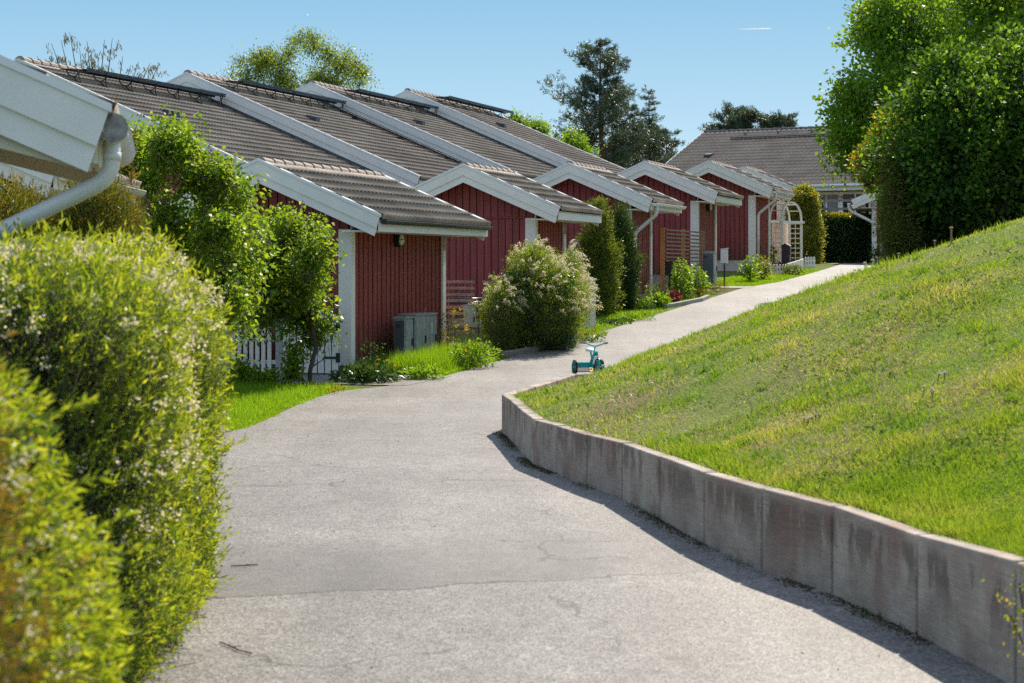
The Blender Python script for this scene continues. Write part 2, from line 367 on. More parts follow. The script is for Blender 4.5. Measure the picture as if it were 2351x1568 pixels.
# ---------------------------------------------------------------- terrain
# right-hand boundary of the path = outer face of the retaining wall, then the verge (X as a function of Y)
WALL = [(2.22,5.6),(2.10,6.75),(1.98,7.85),(1.82,8.97),(1.615,10.07),(1.36,10.88),(1.145,11.9),(.97,13.1),(.79,14.3),(.565,15.1),(.355,16.0),(.18,16.7),(.11,17.5),(.04,18.4),(-.04,19.4),(-.105,20.0)]
BACK = [(-.105,20.0),(.15,21.35),(.42,22.65),(.67,23.95)]
def edgeX(b, y): return (b + sT*y)/cT
XE_pts = [(3.4,-30),(2.9,0),(2.4,4.4)] + WALL + BACK[1:] + [(edgeX(-6.6,y), y) for y in (25,30,36,42,48,54,57)] + [(14.5,60.5),(20,62.5),(34,64)]
XE_y = np.array([p[1] for p in XE_pts]); XE_x = np.array([p[0] for p in XE_pts])
def XE(y): return np.interp(y, XE_y, XE_x)
XL_pts = [(-2.6,-30),(-2.4,8),(-2.4,10.4),(-3.4,11),(-3.3,19.3),(-2.86,20.1),(-2.74,20.6),(-2.67,22),(-2.58,24.5),(-2.28,26.2),(edgeX(-9.85,27.0),27.0)] + [(edgeX(-9.7,y),y) for y in (29,32,36,42,47,50)] + [(edgeX(-9.3,y),y) for y in (53,60,64)] + [(10.3,68.3),(10.3,70)]
XL_y = np.array([p[1] for p in XL_pts]); XL_x = np.array([p[0] for p in XL_pts])
def XL(y): return np.interp(y, XL_y, XL_x)
BP = np.array([(p[0],p[1]) for p in XE_pts])
def dist_edge(x, y):
    P_ = np.stack([x,y],-1); best = np.full(P_.shape[:-1], 1e9)
    for i in range(len(BP)-1):
        a, b = BP[i], BP[i+1]; d = b-a; t = np.clip(((P_-a)@d)/(d@d),0,1); q = a+t[...,None]*d
        best = np.minimum(best, np.linalg.norm(P_-q,axis=-1))
    return best
WTOP = np.array([(5,.52),(7.85,.50),(8.97,.456),(10.9,.452),(13,.42),(15,.39),(20,.388),(24,.385)])
def walltop(y): return np.interp(y, WTOP[:,0], WTOP[:,1])
def hill(x, y):
    x = np.asarray(x,float); y = np.asarray(y,float); s = dist_edge(x,y)
    w = np.clip((y-22.)/3.5,0,1); w = w*w*(3-2*w)
    base = (walltop(y)-.035-.09*np.clip((y-19.5)/1.,0,1))*(1-w) + (G(x,y)+.0)*w
    r = np.where(s<1., .27*s+.05*s*s, .32+.385*(s-1)); r = np.where(s>3.2, 1.167+.335*(s-3.2), r); r = np.where(s>6.5, 2.27+.20*(s-6.5), r)
    wr = np.clip((y-26)/14.,0,1)
    near = np.clip((16-y)/9.,0,1)
    S_ = np.clip((s-.5)/2.,0,1); S_ = S_*S_*(3-2*S_); E_ = np.clip((y-20.)/8.5,0,1); r_far = .41*S_*E_*(3-2*E_)*E_
    return base + r*(1-.22*wr)*(1-.22*near) + r_far + .02*snoise(np.stack([x.ravel(),y.ravel(),0*x.ravel()],-1),1.3,5).reshape(x.shape)*np.clip(s,0,1)
def sheet(name, xs0, xs1, ys, nx, zf, m, power=1.):
    T = np.linspace(0,1,nx)**power; Y = np.repeat(ys[:,None],nx,1); X = xs0[:,None]+(xs1-xs0)[:,None]*T[None]
    Z = zf(X,Y); V = np.stack([X,Y,Z],-1).reshape(-1,3)
    i = np.arange(len(ys)-1)[:,None]*nx+np.arange(nx-1)[None]; Fc = np.stack([i,i+1,i+1+nx,i+nx],-1).reshape(-1,4)
    return meshobj(name, V, Fc, m, smooth=True, quads=True)
ys = np.concatenate([np.linspace(-60,0,7), np.linspace(2,80,157), np.linspace(90,400,32)])
gx = np.full(len(ys),-300.)
Xg = np.concatenate([np.linspace(-300,-40,14), np.linspace(-35,45,81), np.linspace(60,300,13)])
Yg, = (ys,); XX,YY = np.meshgrid(Xg,Yg); ZZ = G(XX,YY)-.006
idx = np.arange(len(ys)-1)[:,None]*len(Xg)+np.arange(len(Xg)-1)[None]
tag(meshobj('ground', np.stack([XX,YY,ZZ],-1).reshape(-1,3), np.stack([idx,idx+1,idx+1+len(Xg),idx+len(Xg)],-1).reshape(-1,4), GROUNDM, smooth=True, quads=True), kind='structure')
yp = np.unique(np.concatenate([np.linspace(-30,0,8), np.arange(0,69.6,.25), XL_y[XL_y>0], XE_y[(XE_y>0)&(XE_y<69)]]))
def pathz(x,y): return G(x,y)+.004
po = sheet('path', XL(yp), XE(yp)+.05, yp, 14, pathz, ASPHALT); tag(po, kind='structure')
# short paved spurs to the gate and to the fourth shed
for k,(a0,a1,b0,b1) in enumerate([(25.4,27.25,-12.6,-9.6),(49.6,50.3,-11.4,-9.5)]):
    V=[]; n=6
    for j in range(n):
        for i in range(n):
            x,y = RB(a0+(a1-a0)*i/(n-1), b0+(b1-b0)*j/(n-1)); V.append((x,y,float(G(x,y))+.008))
    Fc=[(j*n+i,j*n+i+1,(j+1)*n+i+1,(j+1)*n+i) for j in range(n-1) for i in range(n-1)]
    tag(meshobj('path', V, Fc, ASPHALT, smooth=True), kind='structure')
yh = np.unique(np.concatenate([np.arange(4.4,60.5,.22), XE_y[(XE_y>4.4)&(XE_y<60)]]))
ho = sheet('grass_slope', XE(yh)+.06, XE(yh)+34, yh, 90, hill, LAWNM, 1.8); tag(ho, kind='structure')
def surf(x, y):
    x = np.asarray(x,float); y = np.asarray(y,float)
    return np.where((x>XE(y))&(y<60.5)&(y>4.4), hill(x,y), G(x,y))

# ---------------------------------------------------------------- retaining wall
def wallmat():
    m = bpy.data.materials.new('stained cast concrete'); m.use_nodes = True; nt = m.node_tree; nt.nodes.clear(); L = nt.links.new
    out = nd(nt,'ShaderNodeOutputMaterial'); b = nd(nt,'ShaderNodeBsdfPrincipled'); L(b.outputs[0], out.inputs[0]); b.inputs['Roughness'].default_value = .85
    tc = nd(nt,'ShaderNodeTexCoord')
    def noise(s, st=(1,1,1), d=5, r=.6):
        mp = nd(nt,'ShaderNodeMapping'); mp.inputs['Scale'].default_value = st; L(tc.outputs['Object'], mp.inputs[0])
        n = nd(nt,'ShaderNodeTexNoise'); n.inputs['Scale'].default_value = s; n.inputs['Detail'].default_value = d; n.inputs['Roughness'].default_value = r; L(mp.outputs[0], n.inputs[0]); return n.outputs[0]
    def ramp(x, p0, c0, p1, c1):
        r = nd(nt,'ShaderNodeValToRGB'); L(x, r.inputs[0]); e = r.color_ramp.elements; e[0].position=p0; e[0].color=(*c0,1); e[1].position=p1; e[1].color=(*c1,1); return r.outputs[0]
    base = ramp(noise(3.), .35, (.34,.285,.23), .65, (.50,.435,.36))
    dark = ramp(noise(4.5,(1,1,.35),7,.7), .47, (0,0,0), .53, (1,1,1))
    sep = nd(nt,'ShaderNodeSeparateXYZ'); L(tc.outputs['Object'], sep.inputs[0])
    hm = nd(nt,'ShaderNodeMapRange'); hm.inputs[1].default_value=.10; hm.inputs[2].default_value=.30; L(sep.outputs[2], hm.inputs[0])
    h2 = nd(nt,'ShaderNodeMapRange'); h2.inputs[1].default_value=.43; h2.inputs[2].default_value=.38; L(sep.outputs[2], h2.inputs[0])
    mm = nd(nt,'ShaderNodeMath', operation='MULTIPLY'); L(hm.outputs[0], mm.inputs[0]); L(h2.outputs[0], mm.inputs[1])
    m2 = nd(nt,'ShaderNodeMath', operation='MULTIPLY'); L(dark, m2.inputs[0]); L(mm.outputs[0], m2.inputs[1])
    m3 = nd(nt,'ShaderNodeMath', operation='MULTIPLY'); L(m2.outputs[0], m3.inputs[0]); m3.inputs[1].default_value = .62
    mx = nd(nt,'ShaderNodeMix', data_type='RGBA'); L(m3.outputs[0], mx.inputs[0]); L(base, mx.inputs[6]); mx.inputs[7].default_value = (.085,.06,.045,1)
    rst = ramp(noise(1.7,(1,1,.5),3), .50, (0,0,0), .66, (.6,.6,.6))
    mx2 = nd(nt,'ShaderNodeMix', data_type='RGBA'); L(rst, mx2.inputs[0]); L(mx.outputs[2], mx2.inputs[6]); mx2.inputs[7].default_value = (.27,.15,.11,1)
    st = nd(nt,'ShaderNodeMapRange'); st.inputs[1].default_value=.3; st.inputs[2].default_value=.7; st.inputs[3].default_value=.84; st.inputs[4].default_value=1.14; L(noise(6.,(1,1,14),3), st.inputs[0])
    sc = nd(nt,'ShaderNodeVectorMath', operation='SCALE'); L(mx2.outputs[2], sc.inputs[0]); L(st.outputs[0], sc.inputs['Scale']); L(sc.outputs[0], b.inputs['Base Color'])
    bp = nd(nt,'ShaderNodeBump'); bp.inputs['Strength'].default_value = .5; bp.inputs['Distance'].default_value = .006; L(noise(60.), bp.inputs['Height']); L(bp.outputs[0], b.inputs['Normal'])
    return m
WALLM = wallmat()
rw = empty('retaining_wall', (1.36,10.88,0), label='low curved retaining wall of grey stained concrete slabs holding back the grass slope', cat='retaining wall')
def wallseg(p, q, t, parent, z0=-.06, name='wall_slab', gap=.015):
    p = Vector((*p,0)); q = Vector((*q,0)); d = (q-p).normalized(); n = Vector((d.y,-d.x,0))
    if n.x < 0: n = -n
    p2 = p+d*gap; q2 = q-d*gap; hp, hq = float(walltop(p.y))+random.uniform(-.004,.004), float(walltop(q.y))+random.uniform(-.004,.004)
    hq = hp + (hq-hp)
    mb = MB(); A=[p2,q2,q2+n*t,p2+n*t]
    V=[(a.x-1.36,a.y-10.88,z0) for a in A]+[(a.x-1.36,a.y-10.88,h) for a,h in zip(A,(hp,hq,hq,hp))]
    mb.add(V,[(0,3,2,1),(4,5,6,7),(0,1,5,4),(1,2,6,5),(2,3,7,6),(3,0,4,7)])
    # make outward
    return mb.build(name, WALLM, parent, bevel=.012)
for i in range(len(WALL)-1): wallseg(WALL[i], WALL[i+1], .10, rw)
for i in range(len(BACK)-1): wallseg(BACK[i], BACK[i+1], .10, rw)
o = wallseg((.67,23.95),(1.02,24.02),.09,rw); 

# ---------------------------------------------------------------- roofs, boards, buildings
def tile_slope(xr, zr, run, y0, y1, sgn, pitch=.432, pw=.16, amp=.034, course=.345, step=.034):
    """tiled slope from ridge (xr,zr) down towards sgn*x, plan run `run`, from y0 to y1"""
    al = math.atan(pitch); Ls = run/math.cos(al); nc = max(1,round(Ls/course)); per = 8
    ny = max(2, int(round((y1-y0)/pw))*per+1); u = np.linspace(y0,y1,ny); ph = (u-y0)/pw*2*math.pi
    wave = amp*np.abs(np.cos(ph/2))**.8
    rows = []
    for j in range(nc):
        for (v, h) in ((j*Ls/nc-(.035 if j else 0), 0.), ((j+1)*Ls/nc, step), ((j+1)*Ls/nc-.004, step-.02)):
            off = wave + h; X = xr + sgn*(v*math.cos(al) + off*math.sin(al)); Z = zr - v*math.sin(al) + off*math.cos(al)
            rows.append(np.stack([X, u, Z],-1))
    v = Ls; X = np.full(ny, xr + sgn*v*math.cos(al)-sgn*.0); Z = np.full(ny, zr - v*math.sin(al)-.012); rows.append(np.stack([X,u,Z],-1))
    V = np.concatenate(rows); nr = len(rows); i = np.arange(nr-1)[:,None]*ny+np.arange(ny-1)[None]
    Fc = np.stack([i,i+ny,i+ny+1,i+1],-1).reshape(-1,4)
    if sgn < 0: Fc = Fc[:,::-1]
    return V, Fc
def roof(parent, zr, run, y0, y1, left=True, **kw):
    V, Fc = tile_slope(0, zr, run, y0, y1, 1, **kw)
    if left:
        V2, F2 = tile_slope(0, zr, run, y0, y1, -1, **kw); Fc = np.concatenate([Fc, F2+len(V)]); V = np.concatenate([V,V2])
    return meshobj('roof', V, Fc, TILE, parent, quads=True)
def ridge_tiles(parent, zr, y0, y1, r=.10, L=.37):
    mb = MB(); y = y0
    while y < y1-.05:
        e = min(y+L+.03, y1); a=[(i/6*math.pi) for i in range(7)]
        V=[(-math.cos(t)*r*1.08, y, zr-.035+math.sin(t)*r*.98) for t in a]+[(-math.cos(t)*r*.93, e, zr-.045+math.sin(t)*r*.86) for t in a]
        V+=[(-math.cos(t)*r*.8, y, zr-.05+math.sin(t)*r*.6) for t in a]
        mb.add(V,[(i,i+1,i+8,i+7) for i in range(6)]+[(i+14,i+15,i+1,i) for i in range(6)]); y += L
    return mb.build('ridge_tiles', RIDGET, parent)
def barge(parent, zr, run, y, face=-1, H=.34, t=.022, pitch=.432, m=None, cap=True):
    """two overlapping bargeboards following both slopes of a gable, plus a metal cap; face=-1 looks to -y"""
    m = m or WHITE
    al = math.atan(pitch); ce = H*math.sin(al)*.75
    for sg in (-1,1):
        mb = MB()
        for (h0,h1,yy) in ((0,.60*H,y),(.57*H,H,y-face*t)):
            c0 = ce*h0/H; c1 = ce*h1/H
            poly = [(sg*.0, yy, zr+.03-h0),(sg*(run-c0), yy, zr+.03-h0-pitch*(run-c0)),(sg*(run-c1), yy, zr+.03-h1-pitch*(run-c1)),(0,yy,zr+.03-h1)]
            mb.prism(poly, (0,face*t,0))
        mb.build('bargeboard', m, parent)
    if cap:
        mb = MB()
        for sg in (-1,1):
            cw=.10 if face<0 else .16
            p=[(0,y+face*(t+.012),zr+.055),(0,y+face*(t+.012),zr+.012),(sg*(run+.01),y+face*(t+.012),zr+.012-pitch*(run+.01)),(sg*(run+.01),y+face*(t+.012),zr+.055-pitch*(run+.01))]
            mb.prism(p,(0,-face*(cw+t),0))
        mb.build('metal_capping', WHITEMETAL, parent)
def board_wall(mb, p, q, z0, ztop, sp, gap, proud, nrm):
    """vertical boards from p to q (plan), tops following ztop(s) in metres along"""
    p, q = Vector((*p,0)), Vector((*q,0)); L = (q-p).length; d = (q-p)/L; n = Vector((*nrm,0)); k = max(1,round(L/sp)); w = L/k
    for i in range(k):
        s0, s1 = i*w+gap/2, (i+1)*w-gap/2
        cuts = [s0,s1]
        zz = [ztop(s0), ztop(s1)]; sm = None
        if max(zz) <= z0: continue
        A = p+d*s0; B = p+d*s1; pr = proud*(1 if i%2 else .93)
        poly = [(A.x,A.y,z0),(B.x,B.y,z0),(B.x,B.y,max(z0+.01,zz[1])),(A.x,A.y,max(z0+.01,zz[0]))]
        mb.prism(poly, n*pr)
def gable_shape(w, z0, zr, pitch=.432):
    return [(-w,z0),(w,z0),(w,zr-pitch*w),(0,zr),(-w,zr-pitch*w)]
def gutter(parent, x, y0, y1, z, m, r=.065, name='gutter', close=True):
    mb = MB(); n = 8; pr = []
    for k in range(n+1):
        t = math.pi + math.pi*k/n; pr.append((x+r+math.cos(t)*r, z+math.sin(t)*r))
    V=[(a,y0,b) for a,b in pr]+[(a,y1,b) for a,b in pr]
    V+=[(x+r+(a-x-r)*.9,y0,z+(b-z)*.9) for a,b in pr]+[(x+r+(a-x-r)*.9,y1,z+(b-z)*.9) for a,b in pr]; m1=n+1
    Fc=[(i,i+1,i+1+m1,i+m1) for i in range(n)]+[(i+2*m1,i+3*m1,i+1+3*m1,i+1+2*m1) for i in range(n)]
    Fc+=[(0,m1,3*m1,2*m1),(n,n+2*m1,n+3*m1,n+m1)]
    if close: Fc+=[tuple(range(m1))[::-1], tuple(range(m1,2*m1))]
    mb.add(V,Fc)
    mb.tube([(x+2*r,y0,z+.004),(x+2*r,y1,z+.004)], .009, 6)
    return mb.build(name, m, parent, smooth=False)
def downpipe(parent, pts, r, m=None, name='downpipe'):
    P_ = [Vector(p) for p in pts]; out=[P_[0]]
    for i in range(1,len(P_)-1):
        a = (P_[i-1]-P_[i]).normalized(); b = (P_[i+1]-P_[i]).normalized(); k = r*2.2
        for t in (0,.25,.5,.75,1.):
            out.append((P_[i]+a*k)*(1-t)**2 + P_[i]*2*t*(1-t) + (P_[i]+b*k)*t*t)
    out.append(P_[-1]); mb = MB(); mb.tube(out, r, 14)
    for i in (0,len(P_)-2):
        a,b = P_[i],P_[i+1]; d=(b-a).normalized(); c=a.lerp(b,.5); mb.tube([c-d*.02,c+d*.02], r*1.09, 14)
    o = mb.build(name, m or WHITEMETAL, parent, smooth=True); return o

def wall_lamp(parent, x, y, z, rad=.105):
    mb = MB(); mb.lathe([(rad*1.08,0),(rad*1.12,.02),(rad*1.08,.075),(rad*.9,.085)], (x,y,z), (1,0,0), 24)
    l = mb.build('wall_lamp', BLACKM, parent)
    g = MB(); g.lathe([(rad*.92,.078),(rad*.8,.10),(rad*.45,.118),(rad*.05,.122)], (x,y,z), (1,0,0), 24); g.build('lamp_glass', mat('frosted lamp glass',(.72,.68,.58),.3,.02), l, smooth=True)
    b = MB(); b.beam((x+.118,y-rad,z),(x+.118,y+rad,z),.012,.016); b.build('lamp_bar', BLACKM, l)

def make_shed(a, apex_rel, label, H=3.13, gut=None, pipe=False, lamp=False, sticker=False, vent=False, plinth=CONC, w=1.30, run=1.95, L=2.10, o1=.42, o2=.65, bz=None, b0=-12.59, back=True, loc=None, rz=None):
    X, Y = RB(a, b0)
    if loc: X, Y = loc
    zt = CAMZ+apex_rel; base = zt-H
    t = empty('garden_shed', (X,Y,base), -TH if rz is None else rz, label, 'shed', 'red garden sheds in the row')
    yF, yB = o1, o1+L; gz = float(G(X,Y))-base
    p = .432; zr = H-.05         # underside reference
    def ztg(s): return zr - p*abs(s-w) - .05
    mb = MB()
    core = [(x,yF+.035,z) for x,z in gable_shape(w-.03, .12, zr-.02)]
    mb.prism(core, (0,L-.07,0)); mb.build('wall_core', DARKGAP, t)
    mb = MB(); zj = H-.97
    board_wall(mb, (-w,yF+.035),(w,yF+.035), .18, lambda s: min(zj+.02, ztg(s)), .145, .017, .024, (0,-1))
    board_wall(mb, (-w,yF+.012),(w,yF+.012), zj, ztg, .145, .017, .024, (0,-1))
    mb.box(-w,w,yF-.016,yF+.012,zj-.03,zj-.003)
    mb.build('gable_wall', RED, t)
    if back:
        mb = MB(); board_wall(mb, (w,yB-.035),(-w,yB-.035), .18, ztg, .145,.012,.024,(0,1)); mb.build('gable_wall', RED, t)
    mb = MB(); board_wall(mb, (w-.03,yF),(w-.03,yB), .18, lambda s: H-p*w-.14, .187, .052, .034, (1,0)); mb.build('side_wall', REDSIDE, t)
    mb = MB(); board_wall(mb, (-w+.03,yF),(-w+.03,yB), .18, lambda s: H-p*w-.14, .187, .038, .045, (-1,0)); mb.build('side_wall', REDSIDE, t)
    mb = MB(); mb.box(-w+.02,w-.02,yF+.03,yB-.03,-1.,.17); mb.build('plinth', plinth, t)
    # corner posts
    pt = zj-.03
    m1 = MB(); m1.box(w-.16,w+.045,yF-.024,yF+.012,.1,pt); m1.box(w+.012,w+.045,yF+.0145,yF+.13,.1,H-p*w-.12); m1.build('corner_post', WHITE, t)
    m1 = MB(); m1.box(w+.012,w+.045,yB-.13,yB+.02,.1,H-p*w-.12); m1.build('corner_post', WHITE, t)
    roof(t, H, run+.02, .03, o1+L+o2-.03)
    ridge_tiles(t, H+.03, .06, o1+L+o2-.08)
    # roof underside boards
    mb = MB()
    for sg in (-1,1):
        q=[(0,.04,H-.05),(sg*(run-.02),.04,H-.05-p*(run-.02)),(sg*(run-.02),.04,H-.075-p*(run-.02)),(0,.04,H-.075)]
        mb.prism(q,(0,o1+L+o2-.08,0))
    mb.build('roof_underside', CREAM, t)
    barge(t, H, run, .02, -1); barge(t, H, run, o1+L+o2-.02, 1)
    mb = MB(); ze = H-p*run
    mb.box(run-.05,run-.02,.05,o1+L+o2-.05,ze-.20,ze-.055); mb.prism([(w+.05,.07,ze-.20),(run-.051,.07,ze-.20),(run-.051,.07,ze-.18),(w+.05,.07,ze-.18)],(0,o1+L+o2-.14,0)); mb.build('fascia', WHITE, t)
    mb = MB(); mb.box(-run+.02,-run+.05,.05,o1+L+o2-.05,ze-.20,ze-.055); mb.build('fascia', WHITE, t)
    if gut == 'dark': gutter(t, run-.02, .06, o1+L+o2-.1, ze-.045, BLACKM, .05)
    if gut == 'white': gutter(t, run-.02, .06, o1+L+o2-.1, ze-.06, WHITEMETAL, .06)
    if pipe:
        yy=.30; zb=ze-.10
        downpipe(t, [(run+.04,yy,zb),(run+.04,yy,zb-.20),(w+.10,yF+.20,zb-.62),(w+.10,yF+.20,.1)], .043)
    if lamp: wall_lamp(t, w+.015, yF+lamp, 2.0)
    if sticker:
        z=2.02; s = MB(); s.box(w+.046,w+.052,yB-.115,yB-.015,z-.17,z+.02); so=s.build('sticker', SIGNRED, t)
        s = MB(); s.box(w+.046,w+.052,yB-.115,yB-.015,z+.03,z+.12); so2=s.build('sticker', SIGNBLK, t)
        s = MB()
        s.box(w+.053,w+.055,yB-.105,yB-.10,z-.135,z)
        for k in range(4): s.box(w+.053,w+.055,yB-.10,yB-.03-.012*(k%2),z-.135+k*.035,z-.120+k*.035)
        s.build('sticker_print', mat('pale print',(.6,.58,.55),.5,.02), so)
        s = MB(); s.box(w+.053,w+.055,yB-.10,yB-.04,z+.07,z+.085); s.build('sticker_print', mat('pale print',(.6,.58,.55),.5,.02), so2)
    if vent:
        s = MB(); vx, vz = vent
        for k in range(7): s.prism([(vx-.11,yF+.008,vz+k*.035),(vx-.11,yF-.022,vz+k*.035-.01),(vx-.11,yF-.012,vz+k*.035+.02)],(.22,0,0))
        s.build('vent', RED, t)
    return t
S = {}
S[1] = make_shed(27.05, 1.587, 'nearest fully visible red garden shed, with dark gutter and round wall lamp, behind the lilac', gut='dark', lamp=1.92, sticker=True, w=1.30, L=4.15, o1=.40, o2=.54)
S[2] = make_shed(36.37, 1.98, 'red garden shed behind the flowering spirea bush, small louvre vent in its gable', sticker=True, vent=(-.52,1.75))
S[3] = make_shed(43.78, 2.38, 'red garden shed behind the two thujas, white downpipe bending at its corner', gut='white', pipe=True)
S[4] = make_shed(51.0, 2.79, 'red garden shed behind the orange-posted trellis, round lamp on its side wall', lamp=1.3, L=2.35)
S[5] = make_shed(59.0, 3.217, 'red garden shed on a whitewashed plinth beside the white rose arch', gut='white', pipe=True, plinth=PLINTH, L=2.4)
S[6] = make_shed(66.9, 3.44, 'farthest shed of the row, mostly hidden behind the tall yellowish hedge', gut='white', b0=-13.05)
S[0] = make_shed(0, 1.74, 'red garden shed half hidden behind the thuja at the left edge', H=3.36, loc=(-5.93,17.4), rz=R(1.5), L=3.3, gut='white')

def walkway(parent, zr, y0, y1, off=1.0, nb=7):
    zp = zr-.13; w = empty_part('roof_walkway', parent)
    mb = MB()
    mb.box(off-.15,off+.15,y0+.55,y1,zp-.012,zp); mb.box(off-.15,off-.14,y0+.55,y1,zp-.05,zp-.012); mb.box(off+.14,off+.15,y0+.55,y1,zp-.05,zp-.012)
    mb.box(off-.20,off+.10,y0,y0+.8,zp-.045,zp-.034); mb.beam((off+.16,y0+.55,zp+.02),(off+.16,y1,zp+.02),.02,.03)
    n = int((y1-y0)/.12)
    for i in range(n): mb.box(off-.15,off+.15,y0+.56+i*(y1-y0-.6)/n,y0+.585+i*(y1-y0-.6)/n,zp,zp+.01)
    mb.build('walkway_plank', BLACKM, w)
    for i in range(nb):
        y = y0+.25+i*(y1-y0-.45)/(nb-1); b = MB(); pts=[]
        for k in range(9):
            t = math.pi*k/8; pts.append((off+math.cos(t)*.17, y, zp-.03-math.sin(t)*.15))
        b.tube([(p[0],p[1]+.0,p[2]) for p in pts], .014, 5)
        b.beam((off-.02,y,zp-.18),(off+.14,y,zr-.432*(off+.14)+.03),.02,.02); b.beam((off+.10,y,zp-.03),(off+.18,y,zr-.432*(off+.18)+.03),.02,.02)
        b.beam((off-.02,y,zr-.432*(off-.02)+.05),(off+.28,y,zr-.432*(off+.28)+.05),.03,.012)
        b.build('bracket', BLACKM, w)
    return w
def empty_part(name, parent):
    o = bpy.data.objects.new(name, None); o.empty_display_size=.2; link(o, parent); return o
HW = 5.75; HRUN = 6.3
def make_house(a, apex_rel, label, length=7.9, ladder=False, last=False):
    X, Y = RB(a, -23.2); zt = CAMZ+apex_rel; H = 5.7; base = zt-H
    t = empty('terraced_house', (X,Y,base), -TH, label, 'house', 'terraced houses behind the sheds'); p=.432
    yF=.3; yB = length+(-.3 if last else .25)
    mb = MB(); mb.prism([(x,yF+.03,z) for x,z in gable_shape(HW-.03,.1,H-.1)], (0,yB-yF-.06,0)); mb.build('wall_core', DARKGAP, t)
    mb = MB(); board_wall(mb,(-HW,yF+.03),(HW,yF+.03),.3,lambda s: H-.12-p*abs(s-HW),.145,.012,.022,(0,-1)); mb.build('gable_wall', RED, t)
    mb = MB(); board_wall(mb,(HW-.03,yF),(HW-.03,yB),.3,lambda s: H-p*HW-.16,.187,.03,.03,(1,0)); mb.build('front_wall', REDSIDE, t)
    mb = MB(); mb.box(-HW+.01,HW-.01,yF+.02,yB-.02,-1.5,.28); mb.build('plinth', CONC, t)
    for (y0,y1) in ((1.0,2.1),(3.4,4.9)):
        f = MB(); f.box(HW+.005,HW+.035,y0,y0+.09,1.0,2.3); f.box(HW+.005,HW+.035,y1-.09,y1,1.0,2.3); f.box(HW+.005,HW+.035,y0+.09,y1-.09,2.21,2.3); f.box(HW+.005,HW+.035,y0+.09,y1-.09,1.0,1.09)
        fo = f.build('window', WHITE, t); g = MB(); g.box(HW+.004,HW+.012,y0+.09,y1-.09,1.09,2.21); g.build('pane', GLASS, fo)
    roof(t, H, HRUN+.02, .03, length+(.0 if last else .2), course=.345, amp=.022)
    ridge_tiles(t, H+.035, .06, length+(-.05 if last else .1), r=.12)
    mb = MB()
    for sg in (-1,1):
        q=[(0,.04,H-.05),(sg*(HRUN-.02),.04,H-.05-p*(HRUN-.02)),(sg*(HRUN-.02),.04,H-.08-p*(HRUN-.02)),(0,.04,H-.08)]; mb.prism(q,(0,length-.1,0))
    mb.build('roof_underside', CREAM, t)
    barge(t, H, HRUN, .02, -1, H=.36)
    mb = MB()
    for sg in (-1,1):   # flashing strip between the bargeboard and the neighbour's lower roof
        mb.prism([(0,.16,H-.2),(0,.16,H-.62),(sg*(HRUN-.3),.16,H-.62-p*(HRUN-.3)),(sg*(HRUN-.3),.16,H-.2-p*(HRUN-.3))],(0,.03,0))
    mb.build('flashing', mat('grey flashing',(.30,.32,.33),.5,.08), t)
    if last: barge(t, H, HRUN, length-.02, 1, H=.36)
    ze = H-p*HRUN; mb = MB(); mb.box(HRUN-.05,HRUN-.02,.05,length-.05,ze-.22,ze-.055); mb.build('fascia', WHITE, t)
    walkway(t, H, .35, length-.12)
    mb = MB(); vx=2.55; vy=2.1; zz=H-p*vx; mb.add([(vx-.17,vy-.14,zz+.02+.07),(vx+.17,vy-.14,zz-.02-.07),(vx+.17,vy+.14,zz-.09),(vx-.17,vy+.14,zz+.09),(vx-.10,vy-.12,zz+.16),(vx+.17,vy-.12,zz+.10),(vx+.17,vy+.12,zz+.10),(vx-.10,vy+.12,zz+.16)],[(0,3,2,1),(4,5,6,7),(0,1,5,4),(1,2,6,5),(2,3,7,6),(3,0,4,7)])
    mb.build('roof_vent', DARKGREY, t)
    if ladder:
        l = MB(); y=length-.62
        for yy in (y,y+.30):
            l.beam((1.15,yy,H-p*1.15+.13),(HRUN-.5,yy,H-p*(HRUN-.5)+.13),.03,.05)
        x=1.3
        while x < HRUN-.55: l.beam((x,y,H-p*x+.14),(x,y+.30,H-p*x+.14),.022,.022); x+=.16
        for x in (1.6,3.0,4.4,5.5): l.beam((x,y-.1,H-p*x+.05),(x,y+.4,H-p*x+.05),.05,.08)
        l.build('roof_ladder', BLACKM, t)
    return t
make_house(37.7, 4.487, 'nearest terraced house roof of grey-brown tiles with black walkway, starting at the upper left')
make_house(45.6, 4.94, 'second terraced house, tiled roof with a black roof ladder running down it', ladder=True)
make_house(53.5, 5.39, 'third terraced house, tiled roof under the birch crown')
make_house(61.4, 5.84, 'last terraced house of the row, tiled roof ending at a white verge before the pines', length=8.1, last=True)

